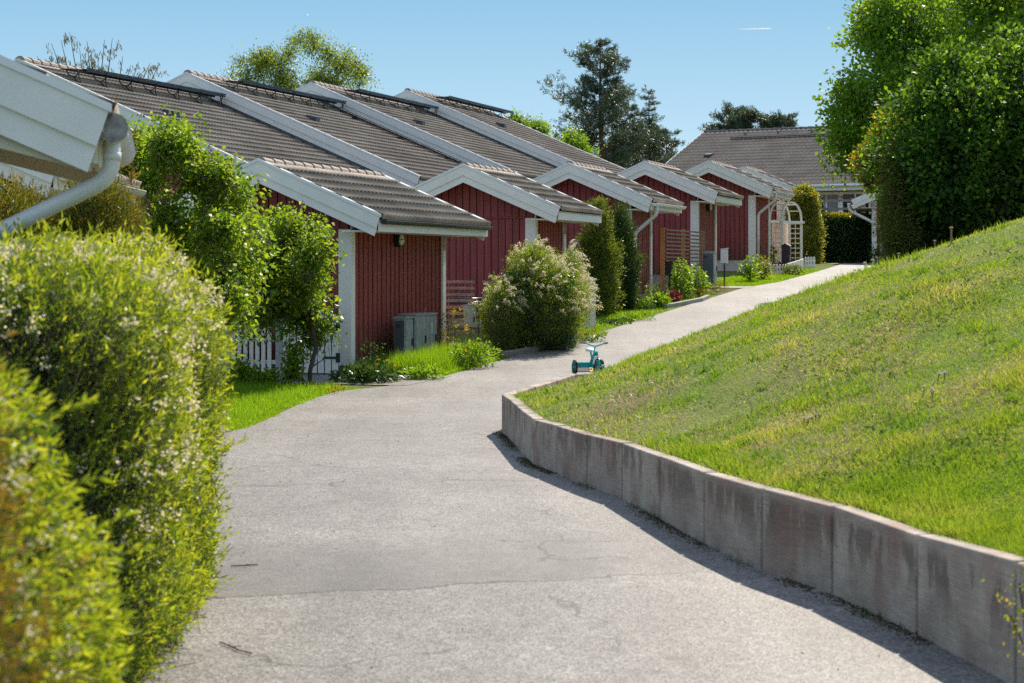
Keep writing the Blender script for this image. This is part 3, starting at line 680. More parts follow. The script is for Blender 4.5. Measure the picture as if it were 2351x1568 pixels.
# near eave of a bin store at the upper left edge
def near_store():
    phi = R(10); c,s = math.cos(phi), math.sin(phi)
    end = Vector(((252-CX)/F*9.75, 9.75, CAMZ+(HY-262)/F*9.75)); run=2.0; p=.432
    ap = end - Vector((c,s,0))*run; Hh = 3.35; base = end.z + p*run - Hh
    t = empty('store_building', (ap.x,ap.y,base), phi, 'white bargeboard and eave of a near building cut off by the left edge', 'building')
    L = 2.35; H = Hh
    roof(t, H, run+.01, .03, L, left=False); barge(t, H, run, .02, -1, H=.36, m=WHITE); barge(t, H, run, L-.0, 1, H=.30)
    mb = MB(); mb.prism([(0,.045,H-.06),(run-.03,.045,H-.06-p*(run-.03)),(run-.03,.045,H-.10-p*(run-.03)),(0,.045,H-.10)],(0,L-.09,0)); mb.build('soffit', CREAM, t)
    ze=H-p*run
    mb = MB(); mb.box(run-.09,run-.06,.05,L-.05,ze-.24,ze-.04); mb.build('fascia', CREAM, t)
    for yy in (.10,L-.2):
        mb = MB(); mb.beam((run-.08,yy,ze-.22),(.9,yy,ze-.22+.26),.06,.12); mb.build('rafter', CREAM, t)
    g = gutter(t, run-.06, .06, L+.03, ze-.06, WHITEMETAL, .075)
    for y in (.45,.85,1.25,1.65,2.05):
        b = MB(); b.tube([(run+.015+math.cos(q)*.078, y, ze-.06+math.sin(q)*.078) for q in [math.pi+math.pi*k/8 for k in range(9)]],.008,5); b.build('gutter_bracket', WHITEMETAL, g)
    e = MB(); e.lathe([(.074,0),(.074,.004)], (run+.015,.052,ze-.063),(0,1,0),20); e.build('gutter_end', mat('dirty grey end plate',(.28,.27,.25),.8,.4,18.), g)
    downpipe(t, [(run+.005,.22,ze-.09),(run+.005,.22,ze-.30),(run-1.15,.50,ze-.86),(run-1.3,.5,.1)], .043)
    w = run-1.4; mb = MB(); mb.prism([(x_,.635,z_) for x_,z_ in gable_shape(w-.03,.1,H-.24)],(0,L-1.1,0)); mb.build('wall_core', DARKGAP, t); mb = MB(); board_wall(mb,(-w,.63),(w,.63),.2,lambda q: H-.2-p*abs(q-w),.145,.012,.022,(0,-1)); board_wall(mb,(w,.6),(w,L-.4),.2,lambda q: H-p*w-.2,.187,.03,.04,(1,0)); mb.build('wall', RED, t)
near_store()

# far block closing the end of the path
def far_block():
    phi = R(-31); c,s = math.cos(phi), math.sin(phi)
    rp = P(1618,305,86.); H = 5.5; p=.42; t = empty('far_house', (rp.x,rp.y,rp.z-H), phi, 'long tiled house closing the end of the path, its roof facing the camera', 'house')
    run=6.2; LL=19.
    # local x along the ridge, -y down the slope towards the camera
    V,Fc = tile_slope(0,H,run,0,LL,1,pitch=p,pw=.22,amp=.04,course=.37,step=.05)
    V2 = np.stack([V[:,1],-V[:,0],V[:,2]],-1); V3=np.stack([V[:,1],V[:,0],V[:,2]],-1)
    meshobj('roof', np.concatenate([V2,V3]), np.concatenate([Fc,Fc[:,::-1]+len(V)]), mat('sunlit-pale roof tile',(.60,.44,.33),.75,.12,1.2,bump=.3,bscale=50,fine=.12), t, quads=True)  # tile colour lightened here to stand in for sunlight on the slope
    mb=MB(); x=0
    while x<LL: mb.tube([(x,0,H+.0),(x+.42,0,H-.012)],[.12,.10],10); x+=.40
    mb.build('ridge_tiles', mat('dark ridge tile',(.09,.08,.075),.8,.1), t)
    for sg in (-1,1):
        mb=MB(); mb.prism([(-.06,0,H+.06),(-.06,sg*run,H+.06-p*run),(-.06,sg*run,H-.26-p*run),(-.06,0,H-.26)],(.05,0,0)); mb.build('bargeboard', WHITEMETAL, t)
    ze=H-p*run; mb=MB(); mb.box(.02,LL,-run+.01,-run+.04,ze-.25,ze-.06); mb.build('fascia', WHITE, t)
    mb=MB(); mb.tube([(0,-run-.05,ze-.07),(LL,-run-.05,ze-.07)],.06,8); mb.build('gutter', WHITEMETAL, t)
    wy=-run+.5; mb=MB(); mb.prism([(.3,wy+.03,.0),(.3,-wy,.0),(.3,-wy,ze-.1+.2),(.3,0,H-.15),(.3,wy+.03,ze-.1+.2)],(LL-.6,0,0)); mb.build('wall_core', DARKGAP, t)
    mb=MB(); board_wall(mb,(.3,wy+.03),(LL,wy+.03),.15,lambda q: ze-.05,.15,.012,.022,(0,-1)); mb.build('front_wall', RED, t)
    mb=MB(); mb.box(.3,LL,wy-.0,-run+.02,ze-.27,ze-.255); mb.build('soffit', CREAM, t)
    def win(x0,x1,z0,z1,m,div=0,name='window'):
        f=MB(); y=wy-.012
        f.box(x0,x0+.1,y-.04,y,z0,z1); f.box(x1-.1,x1,y-.04,y,z0,z1); f.box(x0+.1,x1-.1,y-.04,y,z1-.1,z1); f.box(x0+.1,x1-.1,y-.04,y,z0,z0+.1)
        for k in range(div): xx=x0+(x1-x0)*(k+1)/(div+1); f.box(xx-.03,xx+.03,y-.035,y,z0+.1,z1-.1)
        fo=f.build(name, WHITE, t); g=MB(); g.box(x0+.1,x1-.1,y-.012,y-.004,z0+.1,z1-.1); g.build('pane', m, fo)
    win(6.05,6.85,.9,ze-.35,PANE); win(7.35,8.5,.25,ze-.3,PANE,1,'patio_door'); win(8.5,10.3,.25,ze-.3,GLASS,2,'patio_door')
    mb=MB(); mb.box(6.98,7.16,wy-.07,wy-.02,.1,ze-.28); mb.build('corner_board', WHITE, t)
    for x in (2.2,3.7,5.2,6.7,8.2,9.7):     # snow hooks and guard rail near the ridge
        b=MB(); b.beam((x,-.55,H-.55*p),(x,-.75,H-.1),.03,.03); b.beam((x,-.75,H-.75*p+.1),(x+.2,-.6,H+.02),.02,.02); b.build('ridge_bracket', BLACKM, t)
    b=MB(); 
    for q in (1.25,1.35): b.beam((1.8,-q,H-q*p+.11+(q-1.25)),(LL,-q,H-q*p+.11+(q-1.25)),.035,.035)
    b.build('snow_guard', BLACKM, t)
    for x,y in ((1.6,3.0),(9.6,2.1)):
        b=MB(); b.obox((x,-y,H-y*p+.09),(.15,0,0),(0,.15,.03),(0,0,.07)); b.build('roof_vent', DARKGREY, t)
far_block()
# shed on the right of the path end: eave to the left, gable to the camera
def right_shed():
    base=P(2008,590,66.); t=empty('garden_shed',(base.x,base.y,CAMZ+.30),R(-13),'red shed with white post and bent white downpipe, half behind the big dark shrub','shed')
    # local: corner at origin, wall runs to +x; roof ridge at x=+1.5
    H=3.0; p=.432; c=1.75
    def zt(q): return H-.16-p*abs(q-c)
    mb=MB(); board_wall(mb,(0,0),(3.5,0),.1,zt,.145,.012,.024,(0,-1)); mb.build('gable_wall',RED,t)
    mb=MB(); mb.prism([(.02,.01,0),(3.48,.01,0),(3.48,.01,zt(3.48)),(c,.01,H-.18),(.02,.01,zt(.02))],(0,4,0)); mb.build('wall_core',DARKGAP,t)
    mb=MB(); mb.box(-.09,.07,-.07,-.026,-.2,2.02); mb.build('corner_post',WHITE,t)
    V,Fc=tile_slope(0,H,2.5,-.45,4.4,-1); V2,F2=tile_slope(0,H,2.5,-.45,4.4,1); V=np.concatenate([V,V2]); V[:,0]+=c; meshobj('roof',V,np.concatenate([Fc,F2+len(V2)]),TILE,t,quads=True)
    for sg in (-1,1):
        mb=MB(); 
        for h0,h1,yy in ((0,.19,-.47),(.17,.33,-.45)): mb.prism([(c,yy,H+.05-h0),(c+sg*2.5,yy,H+.05-h0-p*2.5),(c+sg*2.42,yy,H+.05-h1-p*2.42),(c,yy,H+.05-h1)],(0,-.022,0))
        mb.build('bargeboard',WHITE,t)
    ze=H-p*2.5; gutter(t,c-2.5-.13,-.42,4.3,ze-.05,WHITEMETAL,.06)
    downpipe(t,[(c-2.57,-.25,ze-.1),(c-2.57,-.25,ze-.28),(.02,-.22,ze-.72),(.22,-.12,ze-.86),(.22,-.12,.2)],.05)
    mb=MB(); mb.box(c-2.5,0,-.4,4.2,ze-.22,ze-.2); mb.build('soffit',CREAM,t)
right_shed()
# ---------------------------------------------------------------- props
def g3(a,b,dz=0.): x,y=RB(a,b); return Vector((x,y,float(surf(x,y))+dz))
# gate and picket fences
def pickets(mb, x0, x1, w, gap, zb, top, y=0., t=.02, point=.04):
    x=x0
    while x < x1-w*.5:
        h=top(x+w/2); mb.prism([(x,y,zb),(x+w,y,zb),(x+w,y,h-point),(x+w/2,y,h),(x,y,h-point)],(0,-t,0)); x+=w+gap
p=g3(27.1,-11.33)
t=empty('garden_gate',p,-TH,'white wooden garden gate with black strap hinges, hung at the corner of the nearest shed','gate')
x=-.86; k=0
while x < -.06:
    h=.96-.42*(x+.42)**2*1.4; mb=MB(); mb.prism([(x,0,.03),(x+.088,0,.03),(x+.088,0,h-.0-.3*(max(0,x+.46))*.09),(x+.044,0,h+.006),(x,0,h)],(0,-.022,0)); mb.build('picket',WHITE,t); x+=.112; k+=1
mb=MB(); mb.box(-.88,-.02,.001,.035,.22,.31); mb.build('rail',WHITE,t); mb=MB(); mb.box(-.88,-.02,.001,.035,.66,.75); mb.build('rail',WHITE,t)
for z in (.24,.70):
    mb=MB(); mb.box(-.20,.02,-.032,-.023,z,z+.035); mb.box(.0,.05,-.036,-.02,z-.05,z+.09); mb.tube([(-.0,-.035,z-.05),(-.0,-.035,z+.09)],.012,6); mb.build('hinge',BLACKM,t)
p=g3(27.2,-12.35)
t=empty('picket_fence',p,-TH,'low white picket fence under the lilac, left of the garden gate','fence')
mb=None; x=-2.3
while x<-.05:
    m1=MB(); h=.72+.015*math.sin(x*7); m1.prism([(x,0,.02),(x+.062,0,.02),(x+.062,0,h-.035),(x+.031,0,h),(x,0,h-.035)],(0,-.02,0)); m1.build('picket',WHITE,t); x+=.098
for z in (.14,.48): mb=MB(); mb.box(-2.35,0,.001,.03,z,z+.06); mb.build('rail',WHITE,t)
mb=MB(); mb.box(-.02,.16,.0,.18,0,.78); mb.box(-.04,.18,-.02,.2,.78,.81); mb.build('end_post',PALEGREY,t)
# parasol behind the lilac
c=P(515,519,29.2); g=float(G(c.x,c.y))
t=empty('parasol',(c.x,c.y,g),0,'beige garden parasol showing its tip behind the lilac, in front of the nearest shed gable','parasol')
mb=MB(); mb.tube([(0,0,0),(0,0,2.3)],.02,8); mb.build('pole',GREYWOOD,t)
mb=MB(); n=8; rad=.80; zr=c.z-g; V=[(0,0,zr+.13)]; 
for k in range(n):
    a=2*math.pi*k/n; V.append((math.cos(a)*rad,math.sin(a)*rad,zr-.12)); a+=math.pi/n; V.append((math.cos(a)*rad*.9,math.sin(a)*rad*.9,zr-.10))
mb.add(V+[(x,y,z-.012) for x,y,z in V],[(0,i+1,(i+1)%(2*n)+1) for i in range(2*n)]+[(2*n+1,(i+1)%(2*n)+2*n+2,i+2*n+2) for i in range(2*n)]); mb.build('canopy',BEIGE,t)
# galvanised cabinets
def cabinet(a0,a1,b0,b1,h,label,front,side,cat='utility cabinet',legs=False):
    p=g3(a0,b1); L=a1-a0; w=b1-b0; t=empty('utility_cabinet',(p.x,p.y,p.z-.03),-TH,label,cat)
    mb=MB(); mb.box(-w,0,0,L,.0,h); mb.build('body',side,t,bevel=.006)
    mb=MB(); mb.box(-w-.015,.015,-.015,L+.015,h+.001,h+.03); mb.build('lid',side,t)
    mb=MB(); mb.box(-w+.015,-.015,-.012,-.001,.08,h-.03); d=mb.build('end_panel',front,t)
    mb=MB(); mb.box(-w+.04,-w+.11,-.018,-.0125,h-.13,h-.09); mb.build('plate',DARKGREY,d)
    k=2 if L>.8 else 1
    for i in range(k):
        y0=.02+i*(L-.02)/k; y1=(i+1)*L/k-.01
        mb=MB(); mb.box(.001,.012,y0,y1,.07,h-.03); d=mb.build('door',side,t)
        mb=MB(); mb.beam((.02,y1-.06,h*.45),(.02,y1-.06,h*.60),.016,.03); mb.build('handle',DARKGREY,d)
    if L>.8: mb=MB(); mb.box(.013,.018,L-.30,L-.20,h-.30,h-.12); mb.build('label_plate',PALEGREY,t)
    return t
cabinet(28.5,28.83,-10.98,-10.80,.77,'narrow galvanised steel cabinet, nearer of the two against the nearest shed wall',GALVD,GALV)
cabinet(28.86,29.82,-11.02,-10.77,.79,'wide galvanised steel cabinet with two doors, farther of the two against the nearest shed wall',GALVD,GALV)
cabinet(50.9,51.25,-11.02,-10.72,.88,'tall blue-grey electricity cabinet at the corner of the fourth shed',BOXGREY,PALEGREY)
# slatted pallets behind the nearest shed
def pallet(px0,px1,ytop,Y,label,n=9,lean=0.):
    a=P(px0,ytop,Y); b=P(px1,ytop,Y); g=float(G(a.x,Y)); W=b.x-a.x; H=a.z-g; t=empty('slat_trellis',(a.x,Y,g),R(-4),label,'trellis')
    for x in (.015,W*.82):
        mb=MB(); mb.box(x,x+.045,.022,.065,-.05,H-.005); mb.build('post',mat('brown batten',(.20,.115,.075),.8,.2),t)
    for k in range(n):
        z=H-.055-k*.108-random.uniform(0,.008); mb=MB(); mb.obox((W/2,.01,z+.02),(W/2,0,random.uniform(-.006,.004)),(0,.011,0),(0,0,.024)); mb.build('slat',GREYWOOD,t)
    return t
pallet(1022,1089,642,34.1,'weathered slatted trellis standing just behind the nearest shed, left of the white flowering bush')
pallet(1108,1150,643,34.6,'weathered slatted trellis mostly hidden by the left side of the white flowering bush',n=6)
t=empty('handrail',P(1024,745,35.2),R(-3),'blue-black tubular handrail behind the slatted trellises','handrail'); 
for py in (686,695):
    a=P(1024,py,35.2)-P(1024,745,35.2); mb=MB(); mb.tube([a,a+Vector((.68,0,0))],.021,10); mb.build('rail',mat('blue black tube',(.03,.05,.08),.3,.1),t,smooth=True)
a=P(1099,695,35.2)-P(1024,745,35.2); mb=MB(); mb.tube([a,(a.x,0,-.35)],.018,8); mb.build('post',mat('blue black tube',(.03,.05,.08),.3,.1),t)
def mailbox(p, rz, w, d, h, m, post, label, postm=BLACKM, tilt=0., red=False):
    """p = centre of the box underside"""
    g=float(surf(p.x,p.y)); t=empty('mailbox',(p.x,p.y,g),rz,label,'mailbox'); z=p.z-g
    mb=MB(); y0,y1=-d/2,d/2; x0,x1=-w/2,w/2; s=tilt
    mb.add([(x0,y0,z),(x1,y0,z),(x1+s,y0,z+h),(x0+s,y0,z+h*.93+.0),(x0,y1,z),(x1,y1,z),(x1+s,y1,z+h),(x0+s,y1,z+h*.93)],[(0,1,2,3),(5,4,7,6),(1,5,6,2),(4,0,3,7),(3,2,6,7),(4,5,1,0)]); mb.build('box',m,t,bevel=.006)
    mb=MB(); mb.add([(x0+s-.012,y0-.012,z+h*.935),(x1+s+.02,y0-.012,z+h*1.006),(x1+s+.02,y1+.012,z+h*1.006),(x0+s-.012,y1+.012,z+h*.935),(x0+s-.012,y0-.012,z+h*.935+.018),(x1+s+.02,y0-.012,z+h*1.006+.018),(x1+s+.02,y1+.012,z+h*1.006+.018),(x0+s-.012,y1+.012,z+h*.935+.018)],[(0,3,2,1),(4,5,6,7),(0,1,5,4),(1,2,6,5),(2,3,7,6),(3,0,4,7)]); mb.build('lid',m,t)
    if red: mb=MB(); mb.obox((x1+s*.35+.006,0,z+h*.35),(.003,0,0),(0,.016,0),(0,0,.045)); mb.build('red_flag',SIGNRED,t)
    if post: mb=MB(); mb.tube([(0,0,-.1),(0,0,z)],.02,8); mb.build('post',postm,t)
    return t
q=P(1080,750,33.6); mailbox(q,R(-38),.17,.12,.37,WHITEMETAL,True,'white mailbox with a small red tag, leaning by the slatted trellis',tilt=-.03,red=True,postm=GREYWOOD)
q=P(1537,633,46.4); mailbox(q,R(-20),.16,.2,.33,BLACKM,True,'black mailbox on a black post in front of the orange-posted trellis')
q=P(1663,604,51.2); mailbox(q,R(-20),.17,.14,.37,WHITEMETAL,True,'white mailbox on a slim black post beside the blue-grey cabinet')
# grey white end post behind the bush
q=P(1353,755,37.6); t=empty('gate_pillar',(q.x,q.y,float(G(q.x,q.y))),-TH,'pale grey pillar half behind the right side of the white flowering bush','pillar')
mb=MB(); mb.box(-.07,.07,-.2,.2,0,.95); mb.build('shaft',PALEGREY,t,bevel=.008); mb=MB(); mb.box(-.085,.085,-.215,.215,.951,.985); mb.build('cap',WHITE,t)
# arched grey door between sheds
q=g3(38.85,-11.2); t=empty('arched_gate',q,R(90)-TH,'weathered grey arched gate at the end of the second shed, behind the white flowering bush','gate')
H=1.6; W=1.05; r=W/2
for rr,nm in ((r,'frame'),):
    mb=MB(); pts=[(0,0,0),(0,0,H-r)]+[(r-math.cos(math.pi*k/12)*rr,0,H-r+math.sin(math.pi*k/12)*rr) for k in range(1,12)]+[(W,0,H-r),(W,0,0)]
    for i in range(len(pts)-1): mb.beam(pts[i],pts[i+1],.09,.06,up=(0,1,0))
    mb.build('frame',GREYWOOD,t)
for k in range(9):
    z=.12+k*.15; hw=r-.06 if z<H-r else math.sqrt(max(0,(r-.05)**2-(z-H+r)**2)); mb=MB(); mb.box(r-hw,r+hw,-.02,.02,z,z+.10); mb.build('board',GREYWOOD,t)
# orange-posted trellis at the fourth shed
q=g3(46.5,-11.0); t=empty('garden_trellis',q,R(90)-TH,'slatted trellis with orange-stained posts in front of the fourth shed','trellis'); L=4.55; Ht=CAMZ+.977-q.z
for s in (0,2.2,L-.06):
    gz=float(G(*RB(46.5+s,-11.0)))-q.z; mb=MB(); mb.box(s,s+.095,.0,.095,gz-.1,Ht+.01); mb.build('post',NEWWOOD,t)
k=0
while Ht-.04-k*.0935 > .28:
    z=Ht-.04-k*.0935; mb=MB(); mb.box(.05,L+.1,-.03,-.002,z-.018,z+.018); mb.build('slat',mat('grey brown slat',(.16,.11,.07),.8,.25,5.),t); k+=1
# wire fence piece and planter near it
a=P(1491,672,46.6); g=float(G(a.x,a.y)); t=empty('wire_fence',(a.x,a.y,g),R(-4),'low pale wire fence beside the orange trellis post','fence'); mb=MB()
for k in range(9): mb.tube([(.0+k*.042,0,0),(.0+k*.042,0,.55)],.0035,4)
for k in range(6): mb.tube([(0,0,.05+k*.1),(.36,0,.05+k*.1)],.0035 if k<5 else .006,4)
mb.build('wire_mesh',mat('pale wire',(.45,.45,.42),.5,.1),t)
a=P(1545,668,47.6); t=empty('planter_box',(a.x,a.y,float(G(a.x,a.y))),R(-6),'low pinkish plank planter under the orange-posted trellis','planter'); 
for k in range(3): mb=MB(); mb.box(-.22,.26,-.02,.02,.04+k*.12,.14+k*.12); mb.build('plank',mat('pink grey plank',(.30,.22,.18),.8,.2),t)
# rose arch at the fifth shed
A0=Vector((*RB(61.9,-11.25),0)); A0.z=float(G(A0.x,A0.y)); B0=Vector((8.82,63.3,0)); dx=Vector((cT,-sT,0)); W=.38
t=empty('rose_arch',A0,0,'white wooden rose arch with ladder sides at the far end of the fifth shed','arch'); hp=1.42
ctr=[]
for Q in (Vector((0,0,0)), B0-Vector((A0.x,A0.y,0))):
    for s in (0,W):
        mb=MB(); p_=Q+dx*s; mb.beam((p_.x,p_.y,-.1),(p_.x,p_.y,hp),.075,.075,up=(0,1,0)); mb.build('post',WHITE,t); ctr.append(p_)
    mb=MB()
    for k in range(9): z=.14+k*.155; a_=Q+dx*.02; b_=Q+dx*(W-.02); mb.beam((a_.x,a_.y,z),(b_.x,b_.y,z),.03,.03)
    m_=Q+dx*W*.5; mb.beam((m_.x,m_.y,0),(m_.x,m_.y,hp),.02,.02,up=(0,1,0)); mb.build('ladder_rungs',WHITE,t)
for s in (0,1):
    a_,b_=ctr[s],ctr[s+2]; pts=[]
    for k in range(13):
        th=math.pi*k/12; pts.append(a_.lerp(b_,.5-.5*math.cos(th))+Vector((0,0,hp+.62*math.sin(th)**.8)))
    mb=MB()
    for i in range(12): mb.beam(pts[i],pts[i+1],.05,.06,up=(.3,-1,0))
    mb.build('hoop',WHITE,t)
    mb=MB(); mb.beam(a_+Vector((-.05,0,hp)),b_+Vector((.08,0,hp)),.06,.07); mb.build('cross_beam',WHITE,t)
for k in (2,4,6,8,10):
    th=math.pi*k/12; u=.5-.5*math.cos(th); z=hp+.62*math.sin(th)**.8; a_=ctr[0].lerp(ctr[2],u); b_=ctr[1].lerp(ctr[3],u); mb=MB(); mb.beam(a_+Vector((0,0,z)),b_+Vector((0,0,z)),.03,.03); mb.build('arch_rung',WHITE,t)
a=P(1772,600,63.6); t=empty('white_garden_gate',(a.x,a.y,float(G(a.x,a.y))),-TH,'tall white plank gate seen through the rose arch','gate')
for k in range(5): mb=MB(); mb.box(k*.105,k*.105+.098,0,.02,.05,1.45 if k<3 else 1.40); mb.build('plank',WHITE,t)
mb=MB(); mb.box(.16,.26,-.03,-.001,1.2,2.05); mb.build('post',mat('pinkish white paint',(.66,.58,.54),.6,.05),t)
# dark post column mailbox
a=P(1804.5,602,60.6); t=empty('post_column',(a.x,a.y,float(G(a.x,a.y))),-TH,'dark plum pillar mailbox with a pitched top, in front of the rose arch','mailbox'); DP=mat('dark plum paint',(.035,.012,.022),.4,.1)
mb=MB(); mb.box(-.115,.115,-.13,.13,-.05,.70); b_=mb.build('body',DP,t,bevel=.006); mb=MB(); mb.prism([(-.145,-.16,.701),(.145,-.16,.701),(.145,-.16,.72),(0,-.16,.80),(-.145,-.16,.72)],(0,.32,0)); mb.build('pitched_lid',DP,t)
mb=MB(); mb.box(.116,.122,-.08,.08,.52,.55); mb.build('slot',BLACKM,b_); mb=MB(); mb.box(.116,.126,-.015,.015,.30,.34); mb.build('lock',PALEGREY,b_)
# little white picket borders by the fifth shed
def border(ax,bx,n,label,h=.30,rot=None):
    P0=Vector((*RB(*ax),0)); P1=Vector((*RB(*bx),0)); L=(P1-P0).length; d=(P1-P0).normalized(); t=empty('picket_border',(P0.x,P0.y,float(G(P0.x,P0.y))),math.atan2(d.y,d.x),label,'fence')
    dzt=float(G(P1.x,P1.y))-float(G(P0.x,P0.y)); w=L/n
    for k in range(n):
        x=k*w; z=dzt*k/n; mb=MB(); mb.prism([(x,0,z-.02),(x+w*.62,0,z-.02),(x+w*.62,0,z+h-.02),(x+w*.31,0,z+h),(x,0,z+h-.02)],(0,.018,0)); mb.build('picket',WHITE,t)
    for zz in (.07,.2): mb=MB(); mb.beam((0,.03,zz),(L,.03,zz+dzt),.02,.035); mb.build('rail',WHITE,t)
def ab_at(px,py,Y): q=P(px,py,Y); return AB(q.x,q.y)
border(ab_at(1766,630,57.6),ab_at(1802,630,57.3),5,'low white picket border facing the camera, under the roses by the fifth shed')
border(ab_at(1804,630,57.5),ab_at(1846,612,61.5),18,'low white picket border running along the path under the rose arch')
border(ab_at(1848,618,61.6),ab_at(1874,618,61.8),4,'short white picket border at the foot of the tall yellowish hedge',h=.34)
# pergola
a=P(1888,470,69.5); g=float(G(a.x,a.y)); t=empty('pergola',(a.x,a.y,g),R(-3),'dark weathered pergola with bare twigs, above the dark clipped hedge','pergola')
for py,nm in ((460.5,'top_beam'),(479.5,'lower_beam')):
    z=P(1888,py,69.5).z-g; mb=MB(); mb.box(-.05,1.62,-.05,.05,z-.04,z+.04); 
    mb.build(nm,GREYWOOD,t)
for x in (1.25,1.52,-.02): mb=MB(); mb.box(x,x+.07,.051,.12,0,P(1888,457,69.5).z-g+.15); mb.build('post',mat('dark brown post',(.05,.03,.025),.8,.2),t)
mb=MB(); rd=random.Random(5); z=P(1888,458,69.5).z-g
for k in range(34):
    x=rd.uniform(0,1.5); l=rd.uniform(.15,.5); mb.tube([(x,rd.uniform(-.2,.2),z+.02),(x+l*.5,rd.uniform(-.2,.2),z+.05+rd.uniform(0,.08)),(x+l,0,z+rd.uniform(.0,.18))],.006,4)
mb.build('bare_vine',TWIG,t)
# edging blocks round the flowering bush
pts=[g3(29.95,-10.9),g3(30.0,-10.3),g3(30.35,-9.82),g3(31.3,-9.66),g3(32.5,-9.62),g3(33.8,-9.64),g3(34.9,-9.75),g3(35.2,-10.2)]
pp=[]; 
for i in range(len(pts)-1):
    for k in range(8): pp.append(pts[i].lerp(pts[i+1],k/8))
cum=[0]
for i in range(1,len(pp)): cum.append(cum[-1]+(pp[i]-pp[i-1]).length)
t=empty('stone_edging',pts[2],0,'row of rounded pinkish grey edging blocks round the foot of the white flowering bush','edging'); s=0.
while s<cum[-1]-.2:
    i=max(j for j in range(len(cum)) if cum[j]<=s); d=(pp[min(i+1,len(pp)-1)]-pp[i-0 if i+1<len(pp) else i-1]).normalized(); c=pp[i]+d*(s-cum[i]+.1); n_=Vector((-d.y,d.x,0))
    mb=MB(); mb.obox((c.x-pts[2].x,c.y-pts[2].y,float(G(c.x,c.y))-pts[2].z+.0),d*.098,n_*.055,(0,0,.09+random.uniform(-.006,.006))); mb.build('block',STONE,t,bevel=.02); s+=.215
# kerb of the planting bed
t=empty('kerb_edging',g3(42.8,-9.75),0,'low pale kerb edging the flower bed in front of the third shed','kerb'); o0=g3(42.8,-9.75)
for k,(p0,p1) in enumerate(((( 42.2,-9.95),(43.3,-9.80)),((43.32,-9.80),(44.4,-9.66)),((44.42,-9.66),(45.5,-9.72)))):
    a=g3(*p0)-o0; b=g3(*p1)-o0; mb=MB(); mb.beam(a+Vector((0,0,.02)),b+Vector((0,0,.02)),.09,.14); mb.build('kerb_stone',KERB,t,bevel=.01)
